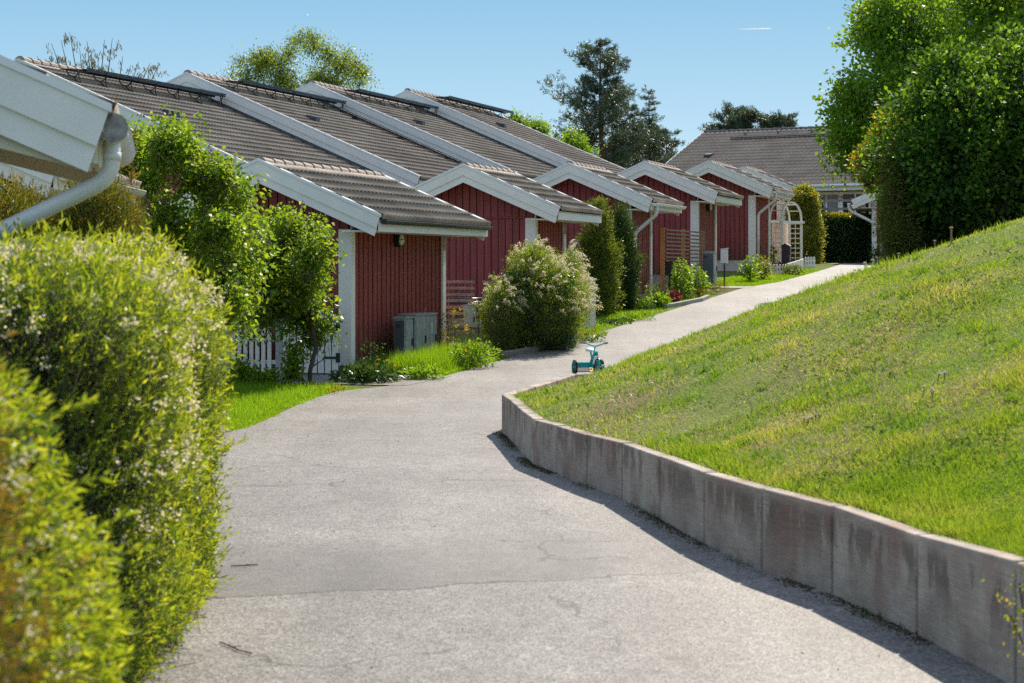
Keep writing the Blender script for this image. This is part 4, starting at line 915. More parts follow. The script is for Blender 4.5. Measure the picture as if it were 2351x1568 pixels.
# ------------------------------------------------ tricycle
def tricycle():
    ctr=P(1359,858,28.75); gx_,gy_=ctr.x,ctr.y; g=float(G(gx_,gy_))+.006; phi=R(17); S_=1.0
    t=empty('tricycle',(gx_,gy_,g),phi,'turquoise child tricycle with a white seat standing on the path beyond the retaining wall','tricycle')
    # local: -y is forward (towards the camera), x across; rear axle at y=.16
    def wheel(c, rad, wd, name='wheel', yaw=0.):
        ax=Vector((math.cos(yaw),math.sin(yaw),0)); W_=empty_part(name,t); mb=MB(); n=28
        mb.lathe([(rad*.84,-wd*.42),(rad*.95,-wd*.42),(rad,-wd*.2),(rad,wd*.2),(rad*.95,wd*.42),(rad*.84,wd*.42)],c,ax,n)
        for k in range(n):
            a=2*math.pi*k/n; x=ax.cross(Vector((0,0,1))).normalized(); y=Vector((0,0,1)); p_=Vector(c)+(x*math.cos(a)+y*math.sin(a))*rad; rr=(x*math.cos(a)+y*math.sin(a)); tt=ax.cross(rr)
            mb.obox(p_,ax*wd*.42,rr*.005,tt*rad*.06)
        mb.build('tyre',RUBBER,W_)
        mb=MB(); mb.lathe([(rad*.15,-wd*.55),(rad*.2,-wd*.42),(rad*.80,-wd*.42),(rad*.87,-wd*.52),(rad*.87,wd*.52),(rad*.80,wd*.42),(rad*.2,wd*.42),(rad*.15,wd*.55)],c,ax,24); mb.build('rim',TEAL,W_,smooth=False)
        return W_
    wheel((-.205,.17,.103),.103,.028); wheel((.205,.17,.103),.103,.028)
    fc=Vector((.0,-.20,.118)); yaw=R(-38); wheel(fc,.118,.034,'front_wheel',yaw)
    mb=MB(); mb.tube([(-.20,.17,.103),(.20,.17,.103)],.008,8); mb.build('rear_axle',WHITEMETAL,t)
    mb=MB(); z0,z1=.105,.165      # open tray between the rear wheels
    for q in ([(-.165,.08,z1),(.165,.08,z1),(.145,.09,z0),(-.145,.09,z0)],[(-.165,.27,z1),(-.145,.26,z0),(.145,.26,z0),(.165,.27,z1)],[(-.165,.08,z1),(-.145,.09,z0),(-.145,.26,z0),(-.165,.27,z1)],[(.165,.08,z1),(.165,.27,z1),(.145,.26,z0),(.145,.09,z0)]):
        mb.prism(q,(0,.004,0) if abs(q[0][1]-q[1][1])<.001 else (.004,0,0))
    mb.box(-.145,.145,.09,.26,z0-.004,z0); mb.tube([(-.168,.078,z1),(.168,.078,z1),(.168,.272,z1),(-.168,.272,z1),(-.168,.078,z1)],.006,6); mb.build('tray',TEAL,t)
    mb=MB(); mb.tube([(0,.17,.11),(0,.07,.14),(0,-.02,.22),(0,-.10,.29)],.026,10); mb.tube([(0,-.0,.235),(0,.04,.30),(0,.05,.335)],.014,8); mb.build('frame',TEAL,t,smooth=True)
    mb=MB(); mb.lathe([(.022,-.10),(.030,-.09),(.030,.06),(.022,.07)],(0,-.135,.285),(0,-.2,1),14); h=mb.build('head_tube',TEAL,t)
    mb=MB(); mb.box(-.032,.032,-.178,-.165,.245,.345); pl=mb.build('badge_plate',TEAL,t,bevel=.004)
    mb=MB(); z=.295; y=-.181
    mb.tube([(math.cos(a)*.019,y,z+math.sin(a)*.019) for a in [math.pi*(.62+k*1.76/14) for k in range(15)]],.003,5); mb.tube([(-.009,y,z+.017),(-.008,y,z+.004),(0,y,z-.004),(.008,y,z+.004),(.009,y,z+.017)],.003,5); mb.tube([(0,y,z-.004),(0,y,z-.016)],.003,5); mb.build('emblem',BLACKM,pl)
    c2,s2=math.cos(yaw),math.sin(yaw)
    def rt(x,y,z): return (fc.x+x*c2-y*s2, fc.y+x*s2+y*c2, z)
    mb=MB()
    for sg in (-1,1): mb.tube([rt(sg*.034,0,.118),rt(sg*.036,.0,.20),rt(sg*.022,.045,.235),(0,-.15,.245)],.010,8)
    mb.build('fork',TEAL,t,smooth=True)
    mb=MB(); n=12; pts=[rt(0,math.sin(a)*.142,.118+math.cos(a)*.142) for a in [R(-70)+R(115)*k/10 for k in range(11)]]
    for i in range(10): mb.beam(pts[i],pts[i+1],.056,.008,up=(rt(1,0,0)[0]-fc.x,rt(1,0,0)[1]-fc.y,0))
    mb.build('mudguard',WHITEMETAL,t)
    mb=MB(); mb.tube([(0,-.128,.34),(0,-.11,.38),(.012,-.12,.415)],.011,8); ce=Vector((.012,-.12,.415)); st=mb.build('stem',TEAL,t,smooth=True)
    ya=R(-22)
    def hb(x,y,z): return (ce.x+x*math.cos(ya)-y*math.sin(ya), ce.y+x*math.sin(ya)+y*math.cos(ya), ce.z+z)
    mb=MB(); mb.tube([hb(-.21,.06,.052),hb(-.14,.04,.045),hb(-.05,.01,.012),hb(0,0,0),hb(.05,.01,.015),hb(.12,.04,.04),hb(.165,.07,.05)],.0105,8); mb.build('handlebar',TEAL,t,smooth=True)
    mb=MB(); mb.tube([hb(-.212,.062,.053),hb(-.15,.043,.047)],.0165,10); mb.build('grip',mat('grey rubber grip',(.25,.24,.23),.7,.1),t); mb=MB(); mb.tube([hb(.13,.045,.043),hb(.17,.075,.05)],.0165,10); mb.build('grip',mat('grey rubber grip',(.25,.24,.23),.7,.1),t)
    mb=MB(); n=20; V=[]; rings=[(.0,.86),(.016,1.),(.034,.93),(.042,.6)]
    for h,k in rings:
        for i in range(n):
            a=2*math.pi*i/n; ry=.095; rx=.072*(1+.35*math.sin(a)) ; V.append((math.cos(a)*rx*k*.9, .055+math.sin(a)*ry*k, .335+h+(.012*math.sin(a) if h>.01 else 0)))
    F_=[(r*n+i,r*n+(i+1)%n,(r+1)*n+(i+1)%n,(r+1)*n+i) for r in range(3) for i in range(n)]+[tuple(range(n))[::-1],tuple(3*n+i for i in range(n))]
    mb.add(V,F_); mb.build('seat',SEATW,t,smooth=True)
    for sg in (-1,1):
        mb=MB(); a=rt(sg*.05,.0,.118); b=rt(sg*.10,.0,.118+sg*.03); mb.tube([a,b],.005,5); mb.obox(b,(.022,0,0),(0,.03,0),(0,0,.009)); mb.build('pedal',WHITEMETAL,t)
tricycle()
a=P(1313,856,29.35); b=P(1409,860,29.25); t=empty('kerb_ramp',(a.x,a.y,float(G(a.x,a.y))+.008),R(2),'black rubber cable ramp with a yellow middle segment lying behind the tricycle','ramp'); W=b.x-a.x
for k,(m_,nm) in enumerate(((RUBBER,'black_segment'),(YELLOWR,'yellow_segment'),(RUBBER,'black_segment'))):
    x0=(0,.40,.64)[k]*W+.004; x1=(.40,.64,1.)[k]*W-.002; mb=MB(); mb.prism([(x0,-.16,0),(x0,.02,.0),(x0,.0,.05),(x0,-.06,.05)],(x1-x0,0,0)); mb.build(nm,m_,t,bevel=.004)
# condensation trail
a=P(1690,67,7500); b=P(1771,65.5,7500); mb=MB(); mb.tube([a,a.lerp(b,.4),a.lerp(b,.8),b],[.2,1.3,2.2,1.0],8); 
cm=bpy.data.materials.new('white ice cloud'); cm.use_nodes=True; cm.node_tree.nodes['Principled BSDF'].inputs['Base Color'].default_value=(1,1,1,1); cm.node_tree.nodes['Principled BSDF'].inputs['Roughness'].default_value=1
cm.node_tree.nodes['Principled BSDF'].inputs['Subsurface Weight'].default_value=0
t_=bpy.data.materials
n_=cm.node_tree; tr=n_.nodes.new('ShaderNodeBsdfTranslucent'); tr.inputs[0].default_value=(1,1,1,1); mx_=n_.nodes.new('ShaderNodeMixShader'); mx_.inputs[0].default_value=.5
n_.links.new(n_.nodes['Principled BSDF'].outputs[0],mx_.inputs[1]); n_.links.new(tr.outputs[0],mx_.inputs[2]); tp_=n_.nodes.new('ShaderNodeBsdfTransparent'); m2_=n_.nodes.new('ShaderNodeMixShader'); m2_.inputs[0].default_value=.45; n_.links.new(mx_.outputs[0],m2_.inputs[1]); n_.links.new(tp_.outputs[0],m2_.inputs[2]); n_.links.new(m2_.outputs[0],n_.nodes['Material Output'].inputs[0])
tag(mb.build('contrail',cm),'short white aircraft condensation trail high in the blue sky','contrail')
# twigs on the asphalt
for i,(pts,lab) in enumerate((([(530,1304),(560,1303),(592,1301)],'straight dark twig on the asphalt beside the big hedge'),([(506,1480),(535,1492),(552,1500),(578,1506)],'crooked dry twig on the asphalt at the bottom, near the foot of the big hedge'))):
    W_=[]
    for (px,py) in pts:
        Y=F*CAMZ/(py-HY); W_.append(Vector(((px-CX)/F*Y,Y,.012)))
    mb=MB(); mb.tube(W_,.0035,6); mb.tube([W_[1],W_[1]+Vector((.03,-.04,.012))],.002,5); tag(mb.build('twig',TWIG),lab,'twig')
# ---------------------------------------------------------------- vegetation
LM_SPI = leafmat('spirea leaf', [(0,(.055,.11,.016)),(.5,(.10,.17,.02)),(1,(.20,.26,.04))], .42, .4)
LM_SPID= leafmat('shade-dark spirea leaf', [(0,(.03,.065,.012)),(.6,(.055,.105,.016)),(1,(.11,.17,.03))], .35, .35)  # spirea leaf darkened to imitate the hedge's shaded front; not assigned
LM_SPI2= leafmat('spirea fresh shoot leaf', [(0,(.11,.18,.018)),(.5,(.18,.245,.022)),(1,(.27,.305,.045))], .5, .35)
LM_BUSH= leafmat('pale bush leaf', [(0,(.075,.14,.02)),(.5,(.125,.20,.026)),(1,(.21,.27,.05))], .5, .3)
LM_WHT = leafmat('white blossom', [(0,(.62,.57,.42)),(.6,(.82,.77,.62)),(1,(.60,.52,.34))], .5, .2, tcol=(1.15,1.1,.95))
LM_LIL = leafmat('lilac leaf', [(0,(.07,.15,.02)),(.6,(.13,.22,.024)),(1,(.22,.29,.035))], .5, .3, rough=.45)
LM_LILF= leafmat('lilac blossom', [(0,(.16,.06,.16)),(.6,(.27,.13,.25)),(1,(.12,.05,.10))], .3, .2, tcol=(1.,.9,1.))
LM_THU = leafmat('thuja spray', [(0,(0.045,0.083,0.018)),(.6,(0.098,0.128,0.021)),(1,(0.195,0.165,0.033))], .28, .3)
LM_THUB= leafmat('bronze thuja spray', [(0,(0.068,0.081,0.016)),(.5,(0.149,0.115,0.022)),(1,(0.257,0.162,0.027))], .3, .3)
LM_DTHU= leafmat('dark thuja spray', [(0,(0.025,0.059,0.020)),(.7,(0.049,0.098,0.025)),(1,(0.098,0.140,0.028))], .22, .3)
LM_LTHU= leafmat('light thuja spray', [(0,(0.056,0.105,0.022)),(.6,(0.105,0.154,0.028)),(1,(0.196,0.210,0.042))], .3, .3)
LM_BIR = leafmat('birch leaf', [(0,(0.081,0.149,0.020)),(.6,(0.135,0.209,0.024)),(1,(0.230,0.270,0.041))], .45, .45)
LM_PIN = leafmat('pine needle', [(0,(0.045,0.081,0.054)),(.6,(0.081,0.121,0.076)),(1,(0.173,0.203,0.135))], .1, .3)
LM_MAP = leafmat('maple leaf', [(0,(0.056,0.136,0.019)),(.6,(0.120,0.224,0.026)),(1,(0.224,0.320,0.032))], .5, .2, patch=(.5,.45))
LM_SHR = leafmat('dark shrub leaf', [(0,(.022,.065,.014)),(.6,(.05,.11,.016)),(1,(.12,.18,.02))], .38, .2, patch=(.6,.5), rough=.6)
LM_ORA = leafmat('orange tipped leaf', [(0,(.10,.17,.018)),(.6,(.17,.20,.02)),(.85,(.26,.19,.02)),(1,(.34,.15,.02))], .5, .4)
LM_HED = leafmat('yellow green hedge leaf', [(0,(0.070,0.126,0.020)),(.6,(0.140,0.182,0.022)),(1,(0.308,0.224,0.028))], .45, .45)
LM_DHE = leafmat('dark glossy hedge leaf', [(0,(0.035,0.101,0.040)),(.7,(0.069,0.158,0.051)),(1,(0.173,0.259,0.058))], .25, .5, rough=.35)
LM_GRA = leafmat('lawn blade', [(0,(.085,.17,.016)),(.33,(.14,.23,.02)),(.60,(.22,.28,.04)),(.84,(.32,.30,.13)),(1,(.46,.37,.24))], .5, .25, tcol=(1.9,1.85,.75), patch=(1.1,.6))
LM_LUSH= leafmat('lush grass blade', [(0,(.07,.16,.012)),(.6,(.12,.24,.014)),(1,(.20,.30,.03))], .55, .3)
LM_INN = leafmat('shade-dark inner leaf', [(0,(.03,.05,.015)),(1,(.05,.075,.02))], .08, .2)  # leaf colour darkened to paint in the shade inside the hedge
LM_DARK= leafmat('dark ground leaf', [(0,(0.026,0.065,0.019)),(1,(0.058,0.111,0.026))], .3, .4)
LM_BRI = leafmat('bright garden leaf', [(0,(0.072,0.156,0.014)),(1,(0.156,0.264,0.024))], .5, .5)
LM_RED = leafmat('crimson leaf', [(0,(.10,.012,.02)),(1,(.20,.03,.045))], .35, .4, tcol=(2,1,1))
LM_TW  = leafmat('drooping catkin leaf', [(0,(.12,.12,.06)),(1,(.22,.20,.10))], .4, .3, tcol=(1.4,1.3,.9))
YEL = leafmat('dandelion yellow', [(0,(.75,.42,.01)),(1,(.9,.58,.02))], .3, .1, tcol=(1.1,1.1,1))
STEM = mat('green stem', (.09,.13,.03), .7, .2)
DRY = mat('dry brown stem', (.22,.14,.07), .9, .25)

def BL(x0,x1,y0,y1,Y,dy=None):
    a=P(x0,y1,Y); b=P(x1,y0,Y); rx=(b.x-a.x)/2; rz=(b.z-a.z)/2
    return ((a.x+b.x)/2, Y, (a.z+b.z)/2, rx, dy if dy else rx, rz)
def plant(name, x, y, label, cat, group=None, z=None):
    zz=float(surf(x,y)) if z is None else z
    t=empty(name,(x,y,zz),0,label,cat,group); t['_o']=0
    del t['_o']; return t, np.array([x,y,zz])
def nrm(v): return unit(np.array(v,float))

# --- big flowering hedge at the left
t,o=plant('flowering_hedge',-2.3,9.6,'big bright green hedge with white blossom filling the lower left, second from the camera','hedge')
BH_=[(-2.55,9.3,.80,1.12,1.35,1.06)]
def box_surface(x0,x1,y0,y1,z0,z1,n,rnd=.18,bump=.07,seed=3):
    """points on the rounded visible faces of a box"""
    out=[];dirs=[]
    A=[(x1-x0)*(y1-y0),(y1-y0)*(z1-z0),(x1-x0)*(z1-z0),(x1-x0)*(z1-z0)]
    k=rng.choice(4,n,p=np.array(A)/sum(A)); u=rng.random(n); v=rng.random(n)
    p=np.where((k==0)[:,None],np.stack([x0+u*(x1-x0),y0+v*(y1-y0),np.full(n,z1)],-1),0)
    p=np.where((k==1)[:,None],np.stack([np.full(n,x1),y0+u*(y1-y0),z0+v*(z1-z0)],-1),p)
    p=np.where((k==2)[:,None],np.stack([x0+u*(x1-x0),np.full(n,y0),z0+v*(z1-z0)],-1),p)
    p=np.where((k==3)[:,None],np.stack([x0+u*(x1-x0),np.full(n,y1),z0+v*(z1-z0)],-1),p)
    c=np.array([(x0+x1)/2,(y0+y1)/2,z0+(z1-z0)*.5]); h=np.array([(x1-x0)/2,(y1-y0)/2,(z1-z0)/2])
    q=(p-c)/h; m=(np.abs(q)**8).sum(1)**.125; q=q/m[:,None]; d=unit(np.sign(q)*np.abs(q)**3/h)
    p=c+q*h; p=p+d*(bump*snoise(p,4.5,seed)+bump*.6*snoise(p,11,seed+1))[:,None]
    return p,d
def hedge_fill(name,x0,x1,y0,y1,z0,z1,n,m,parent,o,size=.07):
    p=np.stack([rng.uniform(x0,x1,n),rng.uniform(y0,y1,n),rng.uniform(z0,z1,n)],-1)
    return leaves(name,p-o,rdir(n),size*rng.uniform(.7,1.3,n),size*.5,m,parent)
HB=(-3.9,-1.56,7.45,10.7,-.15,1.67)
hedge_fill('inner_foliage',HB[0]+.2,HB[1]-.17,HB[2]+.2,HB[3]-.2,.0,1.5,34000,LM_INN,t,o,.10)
def hbs(tp):
    tp=tp.copy(); rt=np.clip((tp[:,0]+2.4)/.8,0,1); tp[:,0]+=rt*(.13*(10.4-tp[:,1])/2.9-.07*np.clip((tp[:,2]-1.3)/.4,0,1)**1.5); return tp
tp,td=box_surface(*HB,11500,bump=.06); tp=hbs(tp)
td=unit(td*.55+np.array([0,0,.55])+rng.normal(size=td.shape)*.30)
twigs('twigs',tp-o,td,.22,.0022,TWIG,t)
p,d=clusters(tp,td,9,.028,.5,along=.12)
leaves('foliage',p-o,d,rng.uniform(.022,.044,len(p)),rng.uniform(.007,.011,len(p)),LM_SPI,t,droop=.08)
# fresh upright shoots on top and along the right face
tp,td=box_surface(*HB,3000,bump=.06,seed=3); tp=hbs(tp); top=(tp[:,2]>1.35)|(tp[:,0]>-1.78); tp=tp[top]; td=td[top]
sd_=unit(td*.5+np.array([.25,.1,.9])+rng.normal(size=td.shape)*.25); ln=rng.uniform(.05,.17,len(tp))
tips=tp+sd_*ln[:,None]; twigs('shoots',tips-o,sd_,.2,.002,STEM,t,bend=0)
p=np.repeat(tp,9,0)+np.repeat(sd_*ln[:,None],9,0)*np.tile(np.linspace(.1,1,9),len(tp))[:,None]; d=unit(np.repeat(sd_,9,0)*.9+rng.normal(size=(len(p),3))*.5)
leaves('shoot_leaves',p-o,d,rng.uniform(.03,.052,len(p)),rng.uniform(.008,.013,len(p)),LM_SPI2,t)
# blossom umbels: clustered below the top edge
tp,td=box_surface(*HB,9000,bump=.06,seed=3); tp=hbs(tp); w=np.clip((tp[:,2]-1.12)/.4,0,1)*np.where(tp[:,1]<8,.75,1.); w=np.maximum(w,np.where((tp[:,0]>-1.8)&(tp[:,2]>.6),.5,0)); w*=.55+.45*np.sign(snoise(tp,5.,9)+.1)
k=rng.random(len(tp))<w*.36; tp=tp[k]+td[k]*.06; td=td[k]
p,d=clusters(tp,unit(td*.4+np.array([0,0,1.])),10,.017,.5); leaves('blossom',p-o,d,.014*rng.uniform(.7,1.3,len(p)),.016,LM_WHT,t,fold=.1)

# --- nearest blurred hedge at the lower left
t,o=plant('near_hedge',-1.6,4.9,'nearest out of focus bright green hedge shoots in the bottom left corner','hedge')
NB=(-2.5,-1.10,4.35,5.6,-.1,1.40)
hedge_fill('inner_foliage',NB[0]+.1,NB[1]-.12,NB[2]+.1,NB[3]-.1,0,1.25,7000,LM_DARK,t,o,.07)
tp,td=box_surface(*NB,4200,bump=.09,seed=8); tp[:,0]-=np.clip((tp[:,2]-.85),0,1)*.55
td=unit(td*.6+np.array([.3,0,.35])+rng.normal(size=td.shape)*.3)
p=np.repeat(tp,9,0)+np.repeat(td,9,0)*(np.tile(np.linspace(-.03,.06,9),len(tp)))[:,None]; d=unit(np.repeat(td,9,0)*.8+rng.normal(size=(len(p),3))*.5)
leaves('foliage',p-o,d,rng.uniform(.026,.046,len(p)),rng.uniform(.008,.012,len(p)),LM_SPI2,t)
k=rng.random(len(tp))<.12; p,d=clusters(tp[k]+td[k]*.02,td[k],10,.013,.5); leaves('blossom',p-o,d,.015,.014,LM_WHT,t)
# long protruding sprigs
for px,py,dxp,dyp in ((215,1270,120,-20),(230,1240,60,-60),(215,1420,75,-10),(205,1530,85,-30),(190,1330,60,30),(150,930,55,-10),(95,1050,40,20),(170,1110,70,-20)):
    a=np.array(P(px,py,4.7)); b=np.array(P(px+dxp,py+dyp,4.7)); a=a+np.array([-.22,.05,-.10]); q=a+(b-a)*np.linspace(0.1,1,18)[:,None]; dd=unit(b-a); mbs=MB(); mbs.tube([Vector(a-o)-Vector((.15,0,.1)),Vector(a-o),Vector(b-o)],[.004,.003,.0015],5); mbs.build('sprig_stem',STEM,t)
    leaves('sprig',np.repeat(q,2,0)-o,unit(dd+rng.normal(size=(36,3))*.45),rng.uniform(.03,.045,36),.011,LM_SPI2,t)
# --- bronze thuja at the very left edge, closest to the camera
t,o=plant('bronze_thuja',-1.18,3.2,'blurred orange-green thuja touching the left edge, closest plant to the camera','shrub')
tp,td=blobs_pts([(-1.0,3.3,.62,.25,.33,.99),(-.93,3.15,.30,.22,.25,.62),(-.955,3.3,1.16,.15,.2,.46)],2100,.35,.14,6,seed=4); td=unit(td+np.array([0,0,.4])); p,d=clusters(tp,td,14,.022,.6,.05)
leaves('foliage',p-o,d,rng.uniform(.015,.03,len(p)),.006,LM_THUB,t)
mb,_=branching((0,0,-.05),(0,.05,1.3),.02,14,.25,3); mb.build('stems',BARK,t)

# --- dark thuja hedge behind the big hedge (left)
def thuja(name,label,blobs,m,n,k=16,s=.05,L=(.035,.07),W=.012,seed=1,up=.7,cat='thuja',shell=.5,bump=.22,stem=True,m2=None):
    b=blobs[0]; t,o=plant(name,b[0],b[1],label,cat)
    tp,td=blobs_pts(blobs,n,shell,bump,3.2/max(b[3],.3),seed=seed); td=unit(td*.8+np.array([0,0,up])+rng.normal(size=td.shape)*.2)
    p,d=clusters(tp,td,k,s,.45,s*2.5); leaves('foliage',p-o,d,rng.uniform(L[0],L[1],len(p)),W,m,t)
    if m2:
        q=rng.random(len(tp))<.4; p,d=clusters(tp[q]+td[q]*s*.6,td[q],k//2,s*.7,.4,s); leaves('tip_foliage',p-o,d,rng.uniform(L[0],L[1],len(p)),W,m2,t)
    if stem:
        mb,_=branching((0,0,-.05),(0,0,b[2]+b[5]*.6-o[2]),.035,18,b[3]*.9,seed,lo=.08,limb=.6,up=.7); mb.build('trunk',BARK,t)
    return t,o
t,o=thuja('thuja_hedge','brownish green thuja behind the big hedge, below the near white downpipe',[BL(-60,170,440,700,14.2,.5),BL(120,330,395,700,14.6,.5),BL(230,350,460,720,14.8,.4),BL(-60,90,420,640,14.,.4)],LM_THU,2600,k=20,s=.045,m2=LM_THUB,seed=6,L=(.03,.055),W=.010)
# upright shoots of it against the roofs
sp=[]; 
for px,py0,py1 in ((250,300,245),(258,310,225),(215,440,400),(272,330,290),(300,365,300),(165,470,382),(60,480,425),(30,470,410)):
    a=np.array(P(px,py0+60,14.4)); b=np.array(P(px+8,py1,14.4)); sp.append((a,b))
mb=MB()
for a,b in sp: mb.tube([Vector(a-o),Vector((a+b)/2-o+np.array([.01,0,0])),Vector(b-o)],[.006,.004,.002],5)
mb.build('leader_shoots',mat('yellow brown shoot',(.22,.17,.07),.8,.2),t)
q=np.concatenate([a+(b-a)*rng.random((60,1)) for a,b in sp]); leaves('shoot_foliage',q-o,unit(rng.normal(size=q.shape)*.8+np.array([0,0,.9])),rng.uniform(.03,.08,len(q)),.012,LM_THUB,t)

# --- lilacs
def lilac(label,blobs,n,k,Y,nfl,seed,spray=.8):
    b=blobs[0]; t,o=plant('lilac_shrub',b[0],b[1],label,'lilac','lilac shrubs on the left')
    tp,td=blobs_pts(blobs,n,.7,.35,2.2,seed=seed,spray=spray); td=unit(td*.6+np.array([0,0,.45])+rng.normal(size=td.shape)*.4)
    twigs('twigs',tp-o,td,.35,.004,TWIG,t)
    p,d=clusters(tp,td,k,.07,.7,.15); d=unit(d+np.array([0,0,-.35])); leaves('foliage',p-o,d,rng.uniform(.045,.085,len(p)),rng.uniform(.035,.055,len(p)),LM_LIL,t,fold=.3,droop=.25)
    tp2,td2=blobs_pts(blobs,nfl,.12,.25,2.2,seed=seed); td2=unit(td2*.5+np.array([0,0,1.])); ok=td2[:,2]>.3; tp2=tp2[ok];td2=td2[ok]
    u=np.tile(np.linspace(0,1,40),len(tp2)); p=np.repeat(tp2,40,0)+np.repeat(td2,40,0)*(u*.17)[:,None]+rng.normal(size=(len(tp2)*40,3))*(.028*(1-u*.8))[:,None]
    leaves('blossom',p-o,rdir(len(p)),.016,.014,LM_LILF,t)
    mb,_=branching((0,0,-.1),(.1,0,b[2]-o[2]+.3),.035,16,b[3]*1.1,seed,lo=.1,up=.8); mb.build('stems',BARK,t)
    return t,o
def lumps(prof,bot,n,Y,r0,r1,seed,dY=.8):
    r_=random.Random(seed); out=[]; xs_=[q[0] for q in prof]; ys_=[q[1] for q in prof]
    for i in range(n):
        px=r_.uniform(xs_[0]+r0*.6,xs_[-1]-r0*.6); top=float(np.interp(px,xs_,ys_)); r=r_.uniform(r0,r1); py=top+r if i%3==0 else r_.uniform(top+r,max(top+r+1,bot-r)); YY=Y+r_.uniform(-dY,dY)
        out.append(BL(px-r,px+r,py-r*1.05,py+r*1.05,YY,r/F*YY))
    return out
lilac('tall lilac shrub with purple blossom, left of the nearest shed and above the big hedge',lumps([(235,255),(290,300),(345,300),(385,262),(425,300),(450,345),(500,350),(545,405),(560,470)],760,34,23.6,34,62,5)+[BL(300,490,420,800,23.8,.6),BL(470,600,470,640,24.6,.5),BL(490,610,560,760,25.,.5)],1900,19,23,60,11)
lilac('broader lilac shrub with dull purple buds, covering the nearest shed gable above the white fence',lumps([(455,440),(520,470),(560,500),(605,520),(640,490),(690,462),(722,510),(765,575),(790,640)],738,36,27.2,26,50,6)+[BL(500,740,590,745,27.3,.6),BL(640,770,690,765,27.5,.35),BL(690,740,740,800,27.6,.2),BL(530,640,510,660,26.8,.4)],1650,18,27,55,12)
t,o=plant('lilac_sucker',P(585,870,27.0).x,27.0,'low leafy lilac suckers in front of the white picket fence','shrub')
tp,td=blobs_pts([BL(525,575,815,905,26.6,.2),BL(575,640,850,905,26.9,.2),BL(655,690,790,880,27.3,.2)],170,.6,.3,4,seed=5); p,d=clusters(tp,unit(td+np.array([0,0,.5])),13,.06,.7,.1); leaves('foliage',p-o,d,rng.uniform(.045,.08,len(p)),.045,LM_LIL,t,fold=.3,droop=.25)
twigs('stems',tp-o,unit(td+np.array([0,0,1.])),.4,.004,TWIG,t)

# --- flowering spirea bush
B=[BL(1130,1345,600,815,33.4,.9),BL(1145,1290,560,760,33.6,.7),BL(1240,1352,600,790,34.4,.6),BL(1103,1200,640,815,32.8,.6),BL(1190,1260,553,650,33.8,.35),BL(1275,1335,572,700,34.2,.35)]
t,o=plant('spirea_bush',B[0][0],B[0][1],'large round bush covered in white blossom on the left edge of the path','bush')
tp,td=blobs_pts(B,5200,.30,.13,3.5,seed=21); td=unit(td*.8+np.array([0,0,.55])+rng.normal(size=td.shape)*.25)
twigs('twigs',tp-o,td,.3,.003,TWIG,t); p,d=clusters(tp,td,14,.035,.6,.1); leaves('foliage',p-o,d,rng.uniform(.018,.04,len(p)),rng.uniform(.009,.014,len(p)),LM_BUSH,t)
tp,td=blobs_pts(B,1500,.05,.13,3.5,seed=21); ok=(tp[:,2]>.95)&(rng.random(len(tp))<.25+.75*np.clip(td[:,0]*.8+td[:,2]*.8,0,1)); tp=tp[ok]; td=unit(td[ok]*.8+np.array([.35,0,.5])+rng.normal(size=(ok.sum(),3))*.2)
ln=rng.uniform(.06,.24,len(tp)); n_=14; u=np.tile(np.linspace(0,1,n_),len(tp)); q=np.repeat(tp,n_,0)+np.repeat(td*ln[:,None],n_,0)*u[:,None]+np.stack([0*u,0*u,-.10*u*u],-1)
twigs('shoots',tp+td*ln[:,None]-o,td,.3,.0025,TWIG,t); leaves('shoot_leaves',q-o,unit(np.repeat(td,n_,0)+rng.normal(size=q.shape)*.6),.022,.008,LM_BUSH,t)
ok=np.repeat(rng.random(len(tp))<.5,n_); qq=np.repeat(q[ok],3,0)+rng.normal(size=(ok.sum()*3,3))*.012+np.array([0,0,.012]); leaves('blossom',qq-o,unit(rng.normal(size=qq.shape)+np.array([0,0,1.])),.019,.017,LM_WHT,t)
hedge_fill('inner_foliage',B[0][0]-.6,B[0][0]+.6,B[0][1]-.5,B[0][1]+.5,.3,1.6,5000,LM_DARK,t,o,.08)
mb,_=branching((0,0,-.05),(0,0,1.2),.03,22,.9,4,lo=.05,up=.9); mb.build('stems',BARK,t)

# --- thujas between the second and third shed
thuja('thuja','light green tapering thuja, left of the darker one, behind the white flowering bush',[BL(1318,1425,520,738,41.6,.5),BL(1345,1405,455,600,41.7,.35),BL(1330,1400,610,742,41.4,.5)],LM_LTHU,1900,k=14,s=.05,L=(.05,.10),W=.02,seed=31,m2=LM_LTHU)
thuja('thuja','dark green narrow thuja standing against the corner of the third shed',[BL(1392,1466,520,722,43.2,.4),BL(1400,1450,470,600,43.3,.28),BL(1405,1462,600,728,43.,.4)],LM_DTHU,1700,k=14,s=.05,L=(.05,.10),W=.02,seed=32)

# --- hedges at the far end
HE=[BL(1812,1884,440,622,66.,.55),BL(1820,1870,430,520,66.2,.45),BL(1826,1878,520,622,65.6,.5)]
t,o=plant('tall_hedge',HE[0][0],HE[0][1],'tall yellow-green hedge with orange tips to the right of the white rose arch','hedge')
tp,td=blobs_pts(HE,2600,.3,.12,2.5,seed=41,power=3.); p,d=clusters(tp,td,13,.06,.8,.08); leaves('foliage',p-o,d,rng.uniform(.05,.09,len(p)),.045,LM_HED,t)
mb,_=branching((0,0,-.05),(0,0,1.8),.04,16,.45,5,lo=.1); mb.build('trunk',BARK,t)
a=P(1867,608,69.5); b=P(2001,500,69.5); g_=float(G(a.x,69.5))
t,o=plant('clipped_hedge',(a.x+b.x)/2,69.5,'dark green clipped hedge across the end of the path, under the pergola','hedge')
tp,td=box_surface(a.x,b.x,68.9,70.0,g_-.1,b.z,3400,bump=.05,seed=42); p,d=clusters(tp,td,11,.05,.8,.06); leaves('foliage',p-o,d,rng.uniform(.05,.085,len(p)),.05,LM_DHE,t)
